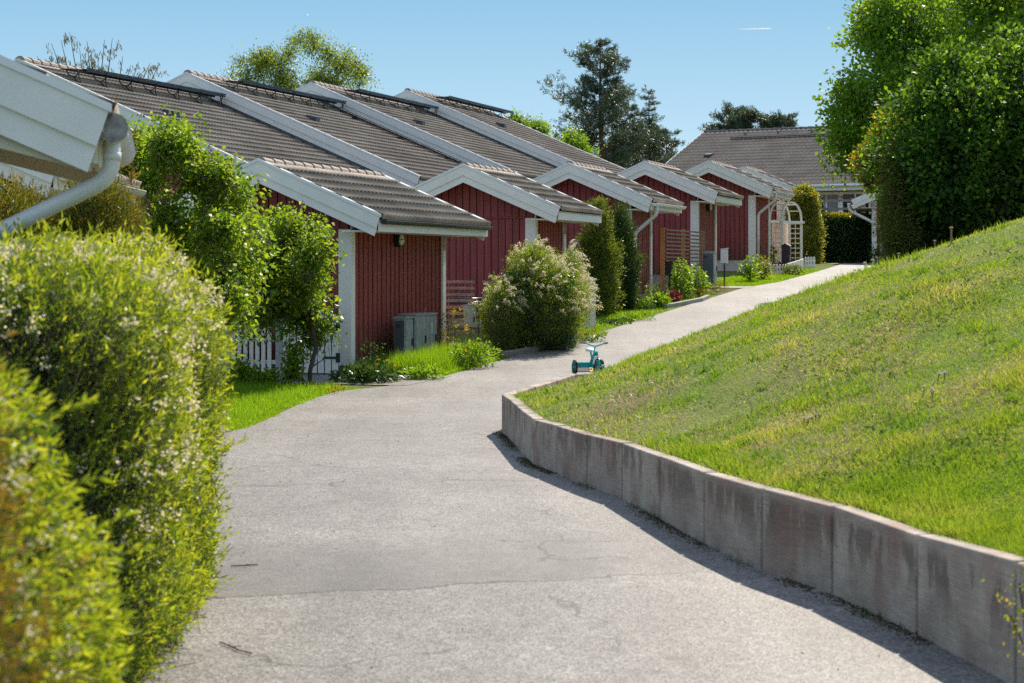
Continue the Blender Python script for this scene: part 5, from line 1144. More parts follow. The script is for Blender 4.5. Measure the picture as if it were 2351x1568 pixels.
q=tp[:,2]>b.z-.12; p,d=clusters(tp[q]+np.array([0,0,.05]),td[q],5,.05,.8); leaves('tip_foliage',p-o,d,.06,.045,LM_ORA,t)
hedge_fill('inner_foliage',a.x+.1,b.x-.1,69.05,69.85,g_,b.z-.1,2500,LM_DARK,t,o,.16)
mb,_=branching((0,0,-.05),(0,0,1.2),.03,8,.9,6,lo=.1); mb.build('trunk',BARK,t)

# --- big shrubs on the crest at the right
def shrubmass(name,label,cat,blobs,n,k,s,L,W,m,seed,m2=None,shell=.4,bump=.2,bk=1.6,trunk=.08,th=None,power=2.,jit=.8,top=0.):
    b=blobs[0]; t,o=plant(name,b[0],b[1],label,cat); tp,td=blobs_pts(blobs,n,shell,bump,bk,seed=seed,power=power,top=top); p,d=clusters(tp,unit(td+np.array([0,0,.25])),k,s,jit,s)
    leaves('crown',p-o,d,rng.uniform(L*.7,L*1.2,len(p)),rng.uniform(W*.8,W*1.2,len(p)),m,t,fold=.25,droop=.15)
    if m2:
        q=(rng.random(len(tp))<.35)&(td[:,2]>-.1); p,d=clusters(tp[q]+td[q]*s,td[q],k//2,s*.8,jit,s*.5); leaves('tip_foliage',p-o,d,L,W,m2,t)  # m2 on the dark shrub: paler upper leaves imitate its sunlit top
    mb,e=branching((0,0,-.2),(0,0,(th or b[2]+b[5]*.7)-o[2]),trunk,26,b[3]*.95,seed,lo=.12,up=.75,sub=4); mb.build('trunk',BARK,t)
    twigs('twigs',tp-o,td,s*5,.006,BARK,t); return t,o
shrubmass('dark_shrub','huge dark green shrub on the crest of the grass slope, at the right edge','shrub',[BL(2040,2350,150,560,30.,1.3),BL(2180,2500,90,480,31.,1.7),BL(2060,2250,230,600,29.6,1.0),BL(2250,2560,200,560,31.,1.7),BL(2110,2230,110,300,30.3,.8),BL(2330,2600,120,420,31.7,1.7)],4000,19,.11,.09,.06,LM_SHR,51,m2=LM_MAP,shell=.4,bump=.22,bk=2.4,power=2.3)
shrubmass('feathery_shrub','narrow yellowish green conifer-like shrub on the left flank of the big dark shrub','shrub',[BL(2022,2100,400,592,29.6,.42),BL(2030,2085,330,480,29.8,.33),BL(2035,2110,480,596,29.4,.42)],1500,18,.06,.08,.012,LM_THU,52,shell=.5,trunk=.03)
shrubmass('orange_tipped_shrub','small orange-tipped leafy shrub poking out left of the big dark shrub, below the tall tree','shrub',[BL(1990,2060,300,400,33.,.5),BL(1965,2030,335,400,33.1,.35),BL(2010,2070,255,340,33.1,.4),BL(1985,2035,380,440,33.,.3)],620,14,.07,.07,.045,LM_ORA,53,trunk=.03,th=4.5,shell=.6)
shrubmass('tall_tree','tall light green deciduous tree rising out of the frame at the upper right','tree',[BL(1955,2250,-60,300,50.,2.2),BL(1890,2060,150,300,49.,1.3),BL(1895,2010,250,390,48.6,1.0),BL(1930,2100,-40,150,50.,1.6),BL(2080,2420,-200,180,52.,3.),BL(1985,2120,260,390,48.6,1.),BL(2250,2560,-120,250,52,2.5),BL(1945,2000,320,400,48.4,.5)],3100,18,.17,.105,.095,LM_MAP,54,shell=.75,bump=.4,bk=1.9,trunk=.2,th=8.5,power=2.)
# --- trees beyond the houses
def bigtree(name,label,blobs,n,k,s,L,W,m,seed,trunkm=BARK,shell=.8,bump=.3,bk=1.,th=None,trunk=.12,root=None,jit=.8,droop=0.,nl=26,twl=.8):
    b=blobs[0]; t,o=plant(name,b[0],b[1],label,'tree'); tp,td=blobs_pts(blobs,n,shell,bump,bk,seed=seed,spray=.5); td=unit(td+np.array([0,0,.2-droop])); p,d=clusters(tp,td,k,s,jit,s*2)
    leaves('crown',p-o,d,rng.uniform(L*.7,L*1.2,len(p)),W,m,t,droop=.2)
    mb,e=branching((0,0,-.2),(0,0,(th or b[2]+b[5]*.9)-o[2]),trunk,nl,b[3]*.9,seed,lo=.5,up=.5,sub=5); mb.build('trunk',trunkm,t); twigs('twigs',tp-o,td,twl,.012,BARK,t); return t,o
bigtree('birch_tree','airy light green birch rising behind the tiled roofs, upper middle left',lumps([(522,175),(555,128),(610,118),(648,132),(690,72),(742,82),(762,128),(805,118),(840,160),(850,215)],262,70,92,14,27,8,1.3)+[BL(600,690,140,250,92,.9),BL(670,800,125,250,92,1.1)],1500,11,.24,.10,.075,LM_BIR,61,shell=1.,bump=.5,th=10.,droop=.7)
# pines: whorls of limbs with needle tufts
def pine(label,px,ybase,ytop,Y,spread,tiers,m,seed,lean=0.,name='pine_tree',tuft=.24,dens=1.,r=.16,shape=None,tm=PINEBARK,droop=.0):
    rd=random.Random(seed); a=P(px,ybase,Y); top=P(px+lean,ytop,Y); gz=float(G(a.x,Y)); t=empty(name,(a.x,Y,gz),0,label,'tree'); H=top.z-gz; mb=MB(); base=Vector((0,0,0)); tv=Vector((top.x-a.x,0,H))
    mb.tube([base,tv*.4+Vector((.1,0,0)),tv*.75,tv],[r,r*.7,r*.35,.02],8); P_=[];D_=[]
    y0=max(0,(a.z-gz)/H)
    for i in range(tiers):
        u=(i+.5)/tiers; hgt=y0+(1-y0)*u; L0=spread*(shape(u) if shape else (1-u)**.7*(.75+.25*math.sin(u*9)))
        for j in range(rd.choice((4,5,5,6))):
            an=rd.uniform(0,6.28); L=L0*rd.uniform(.55,1.15)+.15; d=Vector((math.cos(an),math.sin(an),rd.uniform(.1,.5)-droop)).normalized(); s=tv*hgt; e=s+d*L+Vector((0,0,.12*L*L/max(spread,.5)-droop*L*.2)); m_=s.lerp(e,.5)-Vector((0,0,.06*L)); mb.tube([s,m_,e],[.035*(1-u*.6)+.01,.02,.008],5)
            nt_=max(2,int(L/tuft*5.*dens))
            for k in range(nt_):
                v=rd.uniform(.25,1.05); c=s.lerp(e,v)+Vector((rd.gauss(0,.16),rd.gauss(0,.16),rd.gauss(0,.10)+.05))*L*.7; P_.append(tuple(c)); D_.append(tuple((d*.8+Vector((rd.gauss(0,.5),rd.gauss(0,.5),.6+rd.gauss(0,.3)-droop))).normalized()))
    mb.build('trunk',tm,t); tp=np.array(P_); td=np.array(D_); n=16; p=np.repeat(tp,n,0)+np.repeat(td,n,0)*(np.tile(np.linspace(0,1,n),len(tp))*tuft*.8)[:,None]; d=unit(np.repeat(td,n,0)*.7+rng.normal(size=p.shape)*.8)
    leaves('crown',p,d,tuft*rng.uniform(.35,.7,len(p)),tuft*.11,m,t); return t
pine('tall dark green pine with an open crown behind the last terraced roof',1378,410,98,100,2.2,17,LM_PIN,71,r=.2,tuft=.30,dens=1.6,shape=lambda u:(1.25-.2*u if u<.45 else .86*(1-(u-.45)/.55)**.55+.05)*(.8+.3*math.sin(u*17)))
pine('thin sparse spruce with drooping branches to the right of the tall pine',1490,385,208,102,1.25,14,LM_PIN,72,name='spruce_tree',tuft=.22,dens=.7,r=.08,shape=lambda u:(1-u)**.8*(.7+.4*math.sin(u*23)),tm=BARK,droop=.25)
pine('bushy small pine between the tall pine and the thin spruce',1440,410,245,104,1.5,9,LM_PIN,73,tuft=.26,dens=1.1,shape=lambda u:(1-u*.75),r=.1)
pine('low spreading pine at the right end of the pine group',1530,410,305,106,1.4,7,LM_PIN,74,tuft=.26,dens=1.2,shape=lambda u:(1-u*.6),r=.1)
pine('dark rounded pine at the foot of the thin spruce',1475,410,300,108,1.9,6,LM_PIN,79,tuft=.28,dens=1.3,shape=lambda u:(1-u*.5),r=.1)
for i,(px,yt,sp_) in enumerate(((1682,262,1.9),(1740,272,1.9),(1790,278,1.7))):
    pine(('left and tallest','middle','right and lowest')[i]+' of the pine tops showing above the far tiled roof',px,420,yt,112,sp_,8,LM_PIN,75+i,tuft=.32,dens=2.2,shape=lambda u:1.1-u*.6,r=.14)
bigtree('garden_tree','bright green treetop behind the verge of the last terraced roof, left of the pines',[BL(1185,1262,272,330,88,.9),BL(1165,1205,262,295,88,.4),BL(1215,1258,282,312,87,.5)],330,18,.14,.10,.08,LM_BRI,64,shell=.85,th=7.6,trunk=.06,twl=.4)
bigtree('garden_tree','small bright green tree in front of the tall pine trunk, above the roof verge',[BL(1285,1345,300,380,92,.8),BL(1310,1365,340,390,92,.8)],330,18,.14,.11,.09,LM_BRI,65,shell=.85,th=7.,trunk=.06,twl=.4)
# hanging-leaved young tree at upper left
t,o=plant('willow_tree',P(225,200,52).x,52.,'thin young tree with drooping pale leaves above the nearest house roof, upper left','tree')
mb=MB(); P_=[];D_=[]; rd=random.Random(9)
crownbase=Vector((0,0,P(225,330,52).z-o[2])); mb.tube([(0,0,0),crownbase],[.09,.06],8)
for px,yt in ((85,128),(118,100),(140,92),(160,74),(183,112),(210,118),(240,92),(258,88),(282,130),(318,142),(345,145),(200,95),(130,135),(300,150),(365,148),(105,135),(225,130)):
    e=P(px,yt,52)-Vector(o); m_=crownbase.lerp(e,.55)+Vector((rd.gauss(0,.12),rd.gauss(0,.2),-.1)); m_.x=crownbase.x*.35+e.x*.65; mb.tube([crownbase,m_,e],[.03,.018,.006],5)
    for k in range(11):
        v=rd.uniform(.0,1); c=m_.lerp(e,v)
        for q in range(2):
            s_=c+Vector((rd.gauss(0,.10),rd.gauss(0,.1),rd.gauss(0,.05)))
            for j in range(6): P_.append(tuple(s_+Vector((rd.gauss(0,.03),rd.gauss(0,.03),-.02*j)))); D_.append((rd.gauss(0,.35),rd.gauss(0,.35),-1))
mb.build('branches',TWIG,t); P_=np.array(P_); leaves('foliage',P_,np.array(D_),rng.uniform(.09,.16,len(P_)),.028,LM_TW,t)

# ---------------------------------------------------------------- grass
def hillhit0(px,py):
    Y=np.arange(7.,58,.04); x=(px-CX)/F*Y; z=CAMZ+(HY-py)/F*Y; k=np.where((z<=hill(x,Y))&(x>XE(Y)))[0]
    return float(Y[k[0]]) if len(k) else 15.
def blades(name, x, y, h, w, m, lean=.35, zf=surf, parent=None, kind='stuff', curl=0.):
    n=len(x); z=zf(x,y); b=np.stack([x,y,z-.005],-1); a=rng.uniform(0,2*np.pi,n); s=np.stack([np.cos(a),np.sin(a),0*a],-1)*(w*.5)[:,None] if hasattr(w,'__len__') else np.stack([np.cos(a),np.sin(a),0*a],-1)*w*.5
    hh=h[:,None]; ld=rng.normal(size=(n,3))*lean; ld[:,2]=1; tip=b+unit(ld)*hh
    V=np.stack([b-s,b+s,tip],1).reshape(-1,3); o_=meshobj(name,V,np.arange(n*3).reshape(n,3),m,parent,tris=True)
    if kind: tag(o_,kind=kind)
    return o_
N=430000
u=rng.random(N); y=6.5*(52/6.5)**(u**1.15); xs=np.array(XE(y)); wmax=np.maximum(.5,np.minimum(.275*y+.6,y*.275+.6)-xs); x=xs+.1+rng.random(N)*wmax*1.08
Ne=340000; ye=5.2*(50/5.2)**(rng.random(Ne)**1.05); we=np.maximum(.5,np.minimum(.275*ye+.6,ye*.275+.6)-XE(ye)); xe=XE(ye)+.1+np.where(ye<7.5,0,we*1.05)+rng.random(Ne)*7.5; x=np.concatenate([x,xe]); y=np.concatenate([y,ye]); N=len(x)
patch=snoise(np.stack([x,y,0*x],-1),1.6,33); thin=np.clip(.75+.9*patch,.25,1.)
# dry straw streaks running across the slope
keep=(rng.random(N)<thin)&(y<58); x,y=x[keep],y[keep]; tuft=snoise(np.stack([x,y,0*x],-1),6.,34)
edge=np.clip(1-(x-XE(y))/.45,0,1)*(y<20)
h=(.012+.018*rng.random(len(x)))*(1+1.5*np.clip(tuft,0,1.2)+1.5*edge)*(1+.02*y); blades('lawn_grass',x,y,h,.0058*(.75+y/14.),LM_GRA,.75)
N2=26000; y2=6.8*(45/6.8)**(rng.random(N2)**1.1); xs2=np.array(XE(y2)); x2=xs2+.15+rng.random(N2)*np.maximum(.5,.275*y2+.6-xs2)
cl=snoise(np.stack([x2,y2,0*x2],-1),2.3,91)+.5*snoise(np.stack([x2,y2,0*x2],-1),7.,92); k2=(cl>.35)&(y2<45); x2,y2=x2[k2],y2[k2]
dd2=rdir(len(x2)); dd2[:,2]=np.abs(dd2[:,2])*.4+.15
leaves('clover_patches',np.stack([x2,y2,hill(x2,y2)+.012],-1),dd2,rng.uniform(.02,.05,len(x2))*(1+y2*.012),.016*(1+y2*.015),leafmat('grey green weed leaf',[(0,(.07,.13,.03)),(1,(.13,.20,.06))],.35,.08,rough=.8))['kind']='stuff'
N3=90000; y3=7.*(50/7.)**(rng.random(N3)**1.1); xs3=np.array(XE(y3)); x3=xs3+.25+rng.random(N3)*np.maximum(.5,.275*y3+.6-xs3)
q3=np.stack([(x3-.35*y3)*2.2,(y3+.35*x3)*.45,0*x3],-1); cl=snoise(q3,1.1,95)+.5*snoise(np.stack([x3,y3,0*x3],-1),3.,96); k3=(cl>.62)&(y3<50); x3,y3=x3[k3],y3[k3]
ca=[P(px_,py_,hillhit0(px_,py_)) for px_,py_ in ((1372,968),(1415,940),(1462,925),(1490,905))]
for c_,n_q,r_q in zip(ca,(420,560,520,320),(.22,.26,.26,.24)):
    x3=np.concatenate([x3,c_.x+rng.normal(size=n_q)*r_q*.7]); y3=np.concatenate([y3,c_.y+rng.normal(size=n_q)*r_q*1.5])
k3=x3>XE(y3)+.15; x3,y3=x3[k3],y3[k3]
blades('dry_grass',x3,y3,rng.uniform(.02,.05,len(x3))*(1+.02*y3),.006*(.75+y3/14.),leafmat('straw blade',[(0,(.34,.27,.17)),(.5,(.50,.39,.26)),(1,(.64,.52,.37))],.3,.1,tcol=(1.05,1.,.9)),1.1)
# uneven longer tufts, and a fringe hanging over the wall
nt_=420; ty=7.2*(42/7.2)**(rng.random(nt_)**1.2); tx=XE(ty)+.2+rng.random(nt_)*np.maximum(.5,.275*ty+.5-XE(ty)); kk=38; rr=rng.uniform(.02,.09,nt_)*(1+ty*.02)
bx=np.repeat(tx,kk)+rng.normal(size=nt_*kk)*np.repeat(rr,kk); by=np.repeat(ty,kk)+rng.normal(size=nt_*kk)*np.repeat(rr,kk); hh=np.repeat(rng.uniform(.035,.085,nt_)*(1+ty*.012),kk)*rng.uniform(.5,1.2,nt_*kk)
blades('grass_tufts',bx,by,hh,.006*(.75+by/14.),leafmat('tuft blade',[(0,(.05,.13,.015)),(.6,(.09,.19,.02)),(1,(.16,.24,.03))],.45,.25),.55)
fy=rng.uniform(5.6,19.6,9000); fn=snoise(np.stack([fy*0,fy,fy*0],-1),3.,63); fy=fy[fn>-.25]; fx=XE(fy)+.085+rng.random(len(fy))*.06; n_f=len(fy); z_=walltop(fy)-.03; b_=np.stack([fx,fy,z_],-1); h_=rng.uniform(.04,.10,n_f)[:,None]; dr=rng.normal(size=(n_f,3))*.45; dr[:,0]-=.55; dr[:,2]=.75; tp_=b_+unit(dr)*h_; sw=np.stack([0*fy,np.ones(n_f),0*fy],-1)*.003
tag(meshobj('wall_top_grass',np.stack([b_-sw,b_+sw,tp_],1).reshape(-1,3),np.arange(n_f*3).reshape(n_f,3),LM_GRA,tris=True),kind='stuff')
def region(name,m,n,a0,a1,b0,b1,h0,h1,w,lean=.3,cond=None):
    a=rng.uniform(a0,a1,n); b=rng.uniform(b0,b1,n); x,y=RB(a,b)
    k=(x<XL(y)-.01) if cond is None else cond(a,b,x,y); x,y=x[k],y[k]
    f=np.clip((XL(y)-x)/.35,.25,1); h=rng.uniform(h0,h1,len(x))*f*(1+.35*snoise(np.stack([x,y,0*x],-1),4,7)); return blades(name,x,y,np.maximum(h,.01),w,m,lean)
n=60000; y=rng.uniform(19.4,26.7,n); x=XL(y)+.07*snoise(np.stack([0*y,y,0*y],-1),5.,61)-rng.random(n)**1.2*2.3; f=np.clip((XL(y)-x)/.3,.2,1)*(1+.5*np.clip(snoise(np.stack([x,y,0*y],-1),3.5,62),-.5,1.2))
blades('verge_grass',x,y,rng.uniform(.05,.15,n)*f,.008,LM_LUSH,.4)
region('strip_grass',LM_LUSH,26000,27.4,30.3,-11.2,-9.7,.06,.33,.010,.4)
region('strip_grass',LM_LUSH,16000,34.9,47,-11.2,-9.7,.03,.09,.014,.5)
region('front_lawn',LM_LUSH,26000,49.8,60.5,-11.2,-9.3,.025,.05,.018,.6,cond=lambda a,b,x,y:(x<XL(y)-.02)&~((a>49.5)&(a<50.4)))
# weeds along the foot of the retaining wall
pts=[];
for i in range(2500):
    k=rng.integers(3,len(WALL)-1); v=rng.random(); px=WALL[k][0]*(1-v)+WALL[k+1][0]*v; py=WALL[k][1]*(1-v)+WALL[k+1][1]*v; off=abs(rng.normal())*.05+.005; pts.append((px-off,py-off*.3))
pts=np.array(pts); dn=snoise(np.stack([pts[:,0],pts[:,1],0*pts[:,0]],-1),4.,12)+.35*((pts[:,1]>12)&(pts[:,1]<14.5)); pts=pts[dn>.15]; blades('wall_foot_weeds',pts[:,0],pts[:,1],rng.uniform(.015,.07,len(pts)),.006,LM_DARK,.7,zf=lambda x,y:G(x,y))
sx=[];rd=np.random.default_rng(3)
k=rd.integers(2,len(WALL)-1,5000); v=rd.random(5000); WA=np.array(WALL); q=WA[k]*(1-v)[:,None]+WA[k+1]*v[:,None]; q[:,0]-=np.abs(rd.normal(size=5000))*.045; q=q[snoise(np.stack([q[:,0],q[:,1],0*v],-1),3.,15)>-.1]
leaves('wall_foot_debris',np.stack([q[:,0],q[:,1],G(q[:,0],q[:,1])+.008],-1),rdir(len(q))*np.array([1,1,.25]),rd.uniform(.008,.025,len(q)),.009,leafmat('dry leaf litter',[(0,(.04,.03,.02)),(1,(.14,.10,.06))],.1,.1))['kind']='stuff'

# ---------------------------------------------------------------- small plants
def leafy(name,label,cat,px,py,Y,rad,h,n,L,W,m,group=None,stem=True,m2=None,droop=.2,upd=.4,fl=None,flm=None,fls=.03):
    c=P(px,py,Y); t,o=plant(name,c.x,Y,label,cat,group); tp,td=blobs_pts([(c.x,Y,o[2]+h*.5,rad,rad,h*.55)],n,.75,.25,3/max(rad,.1),seed=int(px)); k=tp[:,2]>o[2]+.01; tp,td=tp[k],td[k]
    leaves('foliage',tp-o,unit(td+np.array([0,0,upd])+rng.normal(size=tp.shape)*.5),rng.uniform(L*.7,L*1.2,len(tp)),W,m,t,droop=droop)
    if stem: q=tp[::6]; mb=MB(); [mb.tube([(0,0,0),tuple((w_-o)*np.array([.6,.6,.5])),tuple(w_-o)],.004,4) for w_ in q[:14]]; mb.build('stems',STEM,t)
    if fl:
        f=tp[rng.choice(len(tp),fl)]; p,d=clusters(f+np.array([0,0,L*.4]),unit(np.ones((fl,3))*np.array([0,0,1.])),8,fls*.4,1.); leaves('blossom',p-o,d,fls,fls*.8,flm,t)
    return t
PINKF=leafmat('pink petal',[(0,(.5,.03,.09)),(1,(.65,.08,.18))],.3,.2,tcol=(1,1,1)); ORF=leafmat('orange petal',[(0,(.7,.25,.01)),(1,(.85,.4,.02))],.3,.2,tcol=(1,1,1))
leafy('hydrangea','leafy green hydrangea in front of the orange-posted trellis, left of two','shrub',1562,690,46.3,.27,.86,620,.10,.06,LM_BRI,droop=.5)
leafy('hydrangea','smaller leafy green hydrangea beside the blue-grey cabinet','shrub',1603,685,47.3,.22,.72,420,.10,.06,LM_BRI,droop=.5)
leafy('lavender_clump','low grey-green clump at the bed edge under the hydrangea, left of the row','plant',1578,692,46.,.20,.22,420,.06,.012,LM_LTHU,stem=False)
leafy('heather_clump','low brownish clump at the bed edge, between two green clumps','plant',1607,688,46.8,.20,.22,420,.05,.012,LM_THUB,stem=False)
leafy('lavender_clump','low yellow-green clump at the bed edge below the blue-grey cabinet','plant',1634,680,48.,.25,.24,520,.06,.012,LM_THU,stem=False)
leafy('heather_clump','low clump at the right end of the bed, beside the post of the white mailbox','plant',1655,670,49.3,.18,.22,360,.05,.012,LM_THUB,stem=False)
leafy('garden_plant','dark clump with an orange flower beside the blue-grey cabinet','plant',1618,660,48.8,.14,.42,200,.09,.02,LM_DARK,fl=3,flm=ORF,fls=.06)
leafy('coral_bells','crimson-leaved plant at the foot of the orange trellis post','plant',1546,698,44.9,.14,.26,240,.07,.05,LM_RED)
leafy('garden_plant','bright green leafy plant at the kerb of the flower bed','plant',1512,715,43.4,.24,.32,520,.08,.04,LM_BRI,fl=3,flm=ORF,fls=.04)
leafy('garden_plant','pale green taller plant behind the bright one in the flower bed','plant',1500,695,44.3,.20,.52,460,.06,.022,LM_LTHU)
leafy('garden_plant','dark small-leaved plant in the left part of the flower bed','plant',1478,722,42.8,.26,.16,360,.05,.03,LM_DARK)
leafy('rose_bush','leafy rose bush in the grass before the fifth shed, left one','shrub',1722,648,53.6,.26,.66,520,.085,.05,LM_BRI,droop=.3)
leafy('rose_bush','leafy rose bush beside the white picket border, right one','shrub',1752,640,54.6,.24,.62,460,.08,.05,LM_HED,droop=.3)
leafy('geranium','dark plant with crimson flowers inside the white picket border','plant',1782,608,60.2,.22,.24,260,.06,.04,LM_DARK,fl=9,flm=PINKF,fls=.06)
leafy('garden_plant','feathery green clump on the path side of the white picket border','plant',1818,630,57.2,.36,.28,620,.07,.03,LM_LTHU)
leafy('climbing_rose','thin green climber at the left post of the rose arch','plant',1776,606,61.0,.10,.75,140,.08,.05,LM_HED)
leafy('garden_plant','leafy weeds with yellow flowers right of the flowering bush, at its foot','plant',1352,778,35.0,.34,.20,420,.11,.022,LM_BRI,fl=4,flm=YEL,fls=.04,upd=.9)
leafy('garden_plant','low dark ground cover below the two thujas','plant',1405,748,39.2,.42,.10,600,.05,.03,LM_DARK,stem=False)
leafy('garden_plant','strappy green leaves at the path edge below the dark thuja','plant',1455,738,40.0,.40,.13,420,.14,.02,LM_BRI,upd=1.,stem=False)
leafy('garden_plant','dark rosette of ground leaves at the foot of the nearest shed wall','plant',838,872,27.9,.42,.20,900,.11,.04,LM_DARK,stem=False)
leafy('garden_plant','green leafy clump in the grass below the wide steel cabinet','plant',965,862,28.4,.30,.16,520,.10,.028,LM_BRI,stem=False)
leafy('thorny_shrub','thin straggly shrub with yellow flowers beside the first slatted trellis','shrub',1040,800,31.9,.40,.70,360,.05,.03,LM_THU,fl=14,flm=YEL,fls=.035,upd=.2)
leafy('garden_plant','dense green weeds with yellow flowers left of the edging blocks','plant',1085,822,30.2,.34,.40,900,.08,.025,LM_BRI,fl=9,flm=YEL,fls=.035)
leafy('bare_rose','sparse dark rose stems against the left part of the nearest shed wall','shrub',855,850,28.3,.25,.62,110,.05,.03,LM_DARK)
leafy('ivy_sprig','small dark green leaves at the foot of the right white corner post','plant',2010,592,65.0,.22,.45,160,.10,.08,LM_DARK)
# fern on the crest
def fern(px,py,Y,label,nf,L,seed):
    c=P(px,py,Y); t,o=plant('fern',c.x,Y,label,'fern'); rd=random.Random(seed); P_=[];D_=[];Ls=[]; mb=MB()
    for i in range(nf):
        a=rd.uniform(0,6.28); el=rd.uniform(.5,1.2); d=Vector((math.cos(a)*math.cos(el),math.sin(a)*math.cos(el)*.6,math.sin(el))); l=L*rd.uniform(.7,1.1); pts=[d*l*s_+Vector((0,0,-.28*l*s_*s_)) for s_ in [k/8 for k in range(9)]]; mb.tube(pts,.004,4)
        sd_=d.cross(Vector((0,0,1))).normalized()
        for k in range(30):
            s_=.12+.88*k/30; p_=d*l*s_+Vector((0,0,-.28*l*s_*s_))
            for sg in (-1,1): P_.append(tuple(p_)); D_.append(tuple(sd_*sg+d*.35)); Ls.append(.16*l*(1-abs(s_-.4)*1.3)+.01)
    mb.build('stems',STEM,t); leaves('fronds',np.array(P_),np.array(D_),np.array(Ls),.02,LM_SPI2,t,fold=.1,droop=.1)
fern(1722,716,32.5,'smaller left fern of the pair growing at the path edge behind the slope',9,.42,3)
fern(1757,704,33.4,'taller bright green fern at the right of the pair behind the slope',10,.55,4)
# dandelions: yellow flowers as individuals
def flower(name,label,cat,group,px,py,Y,h,m,r,ball=False,stemm=STEM,z=None):
    c=P(px,py,Y); z=float(surf(c.x,Y)); t=empty(name,(c.x,Y,z),random.uniform(0,6),label,cat,group); dx_=random.uniform(-.02,.02); mb=MB(); mb.tube([(0,0,-.01),(dx_*.5,0,h*.6),(dx_,0,h)],.0035,5); mb.build('stem',stemm,t)
    n=60; d=rdir(n); d[:,2]=np.abs(d[:,2])*(.6 if not ball else 1)+(.1 if not ball else -.3); leaves('flower_head',np.array([[dx_,0,h]])+d*r*.2,unit(d),r,r*.35,m,t)
    return t
for (px,py,Y,h) in ((862,835,28.2,.22),(870,828,28.3,.28),(847,838,28.1,.16),(890,826,28.4,.26),(852,832,28.2,.2),(905,838,28.1,.2)):
    flower('dandelion','yellow dandelion in the dark leaves at the foot of the nearest shed wall','flower','dandelions by the nearest shed',px,py,Y,h,YEL,.028)
for (px,py,Y,h) in ((757,903,25.9,.05),(770,898,26.2,.06),(778,905,26.0,.05),(788,900,26.2,.05),(768,910,25.7,.04)):
    flower('dandelion','yellow dandelion at the tip of the bright verge grass by the gate','flower','dandelions at the verge tip',px,py,Y,h,YEL,.026)
FL=leafmat('dandelion clock down',[(0,(.6,.56,.5)),(1,(.8,.76,.7))],.4,.1,tcol=(1,1,1))
def hillhit(px,py):
    Y=np.arange(7.,58,.04); x=(px-CX)/F*Y; z=CAMZ+(HY-py)/F*Y; s=hill(x,Y); k=np.where((z<=s)&(x>XE(Y)))[0]
    return float(Y[k[0]]) if len(k) else None
for (px,py,lab,grp) in [(q[0],q[1],'small white daisy in the grass slope above the middle of the retaining wall','daisies above the wall') for q in ((1846,980),(1853,976),(1860,974),(1868,977),(1873,970),(1885,968),(1858,981))]+[(q[0],q[1],'white dandelion clock in the right part of the grass slope','dandelion clocks on the slope') for q in ((2152,878),(2168,874),(2122,908),(2138,912),(2140,917))]+[(1900,918,'single yellow dandelion in the middle of the grass slope','dandelion on the slope')]:
    Y=hillhit(px,py) or 14.; flower('daisy' if 'daisy' in lab else 'dandelion',lab,'flower',grp if 'single' not in lab else None,px,py,Y,.05,YEL if 'yellow' in lab else FL,.009 if 'daisy' in lab else .013,ball='clock' in lab)
# dry stalks and clocks on the crest
for i,(px,py,hp) in enumerate(((1868,640,45),(1880,632,40),(1893,628,42),(1905,622,45),(1918,616,46),(1930,606,40),(1945,598,40),(1820,668,36),(1845,655,30))):
    Yb=hillhit(px,py+8) or 33.; c=P(px,py,Yb); z=float(surf(c.x,Yb)); t=empty('dry_stalk',(c.x,Yb,z),0,'thin dry brown seed stalk standing on the crest of the grass slope','plant','dry stalks on the crest'); h=.28*random.uniform(.8,1.3); mb=MB(); mb.tube([(0,0,0),(.02,0,h*.6),(random.uniform(-.06,.06),0,h)],.0035,4); mb.build('stem',DRY,t)
    mb=MB(); mb.tube([(.0,0,h),(.0,0,h+.02),(0,0,h+.04)],[.005,.011,.004],6); mb.build('seed_head',mat('dark seed head',(.05,.03,.02),.9),t)
for i,(px,py) in enumerate(((1955,582),(1963,578),(1972,580),(1985,575),(2003,582),(1990,590))):
    Yb=hillhit(px,py+22) or 33.; flower('dandelion_clock','pale fluffy dandelion clock on a long stalk, in front of the dark clipped hedge','flower','dandelion clocks on the crest',px,py,Yb,.30*random.uniform(.8,1.2),FL,.026,ball=True,stemm=DRY)
for i,(px,py,hp) in enumerate(((2063,598,26),(2146,568,28),(2184,560,30))):
    Yb=hillhit(px,py) or 26.; c=P(px,py,Yb); z=float(surf(c.x,Yb)); t=empty('garden_stake',(c.x,Yb,z),0,('leftmost','middle','rightmost')[i]+' of three small brown stakes in the grass before the dark shrub','stake'); h=hp/F*Yb+.02; mb=MB(); mb.tube([(0,0,-.05),(0,0,h)],.010,6); mb.build('shaft',mat('pale brown stake',(.32,.19,.10),.8,.2),t); mb=MB(); mb.lathe([(.008,h),(.022,h+.003),(.022,h+.014),(.01,h+.018)],n=10); mb.build('cap',mat('pale brown stake',(.32,.19,.10),.8,.2),t)
n=500; px=rng.uniform(1840,2060,n); gq=np.linspace(1840,2060,12); gy=[]
for q in gq:
    Yb=None
    for py in range(560,700,5):
        Yb=hillhit(q,py)
        if Yb: break
    gy.append(Yb or 33.)
xx=[];yy=[]
for q in px:
    Yb=float(np.interp(q,gq,gy))
    if Yb: Yb+=rng.normal()*.4; xx.append((q-CX)/F*Yb); yy.append(Yb)
xx=np.array(xx);yy=np.array(yy); blades('crest_grass',xx,yy,rng.uniform(.03,.14,len(xx)),.008,LM_GRA,.45)
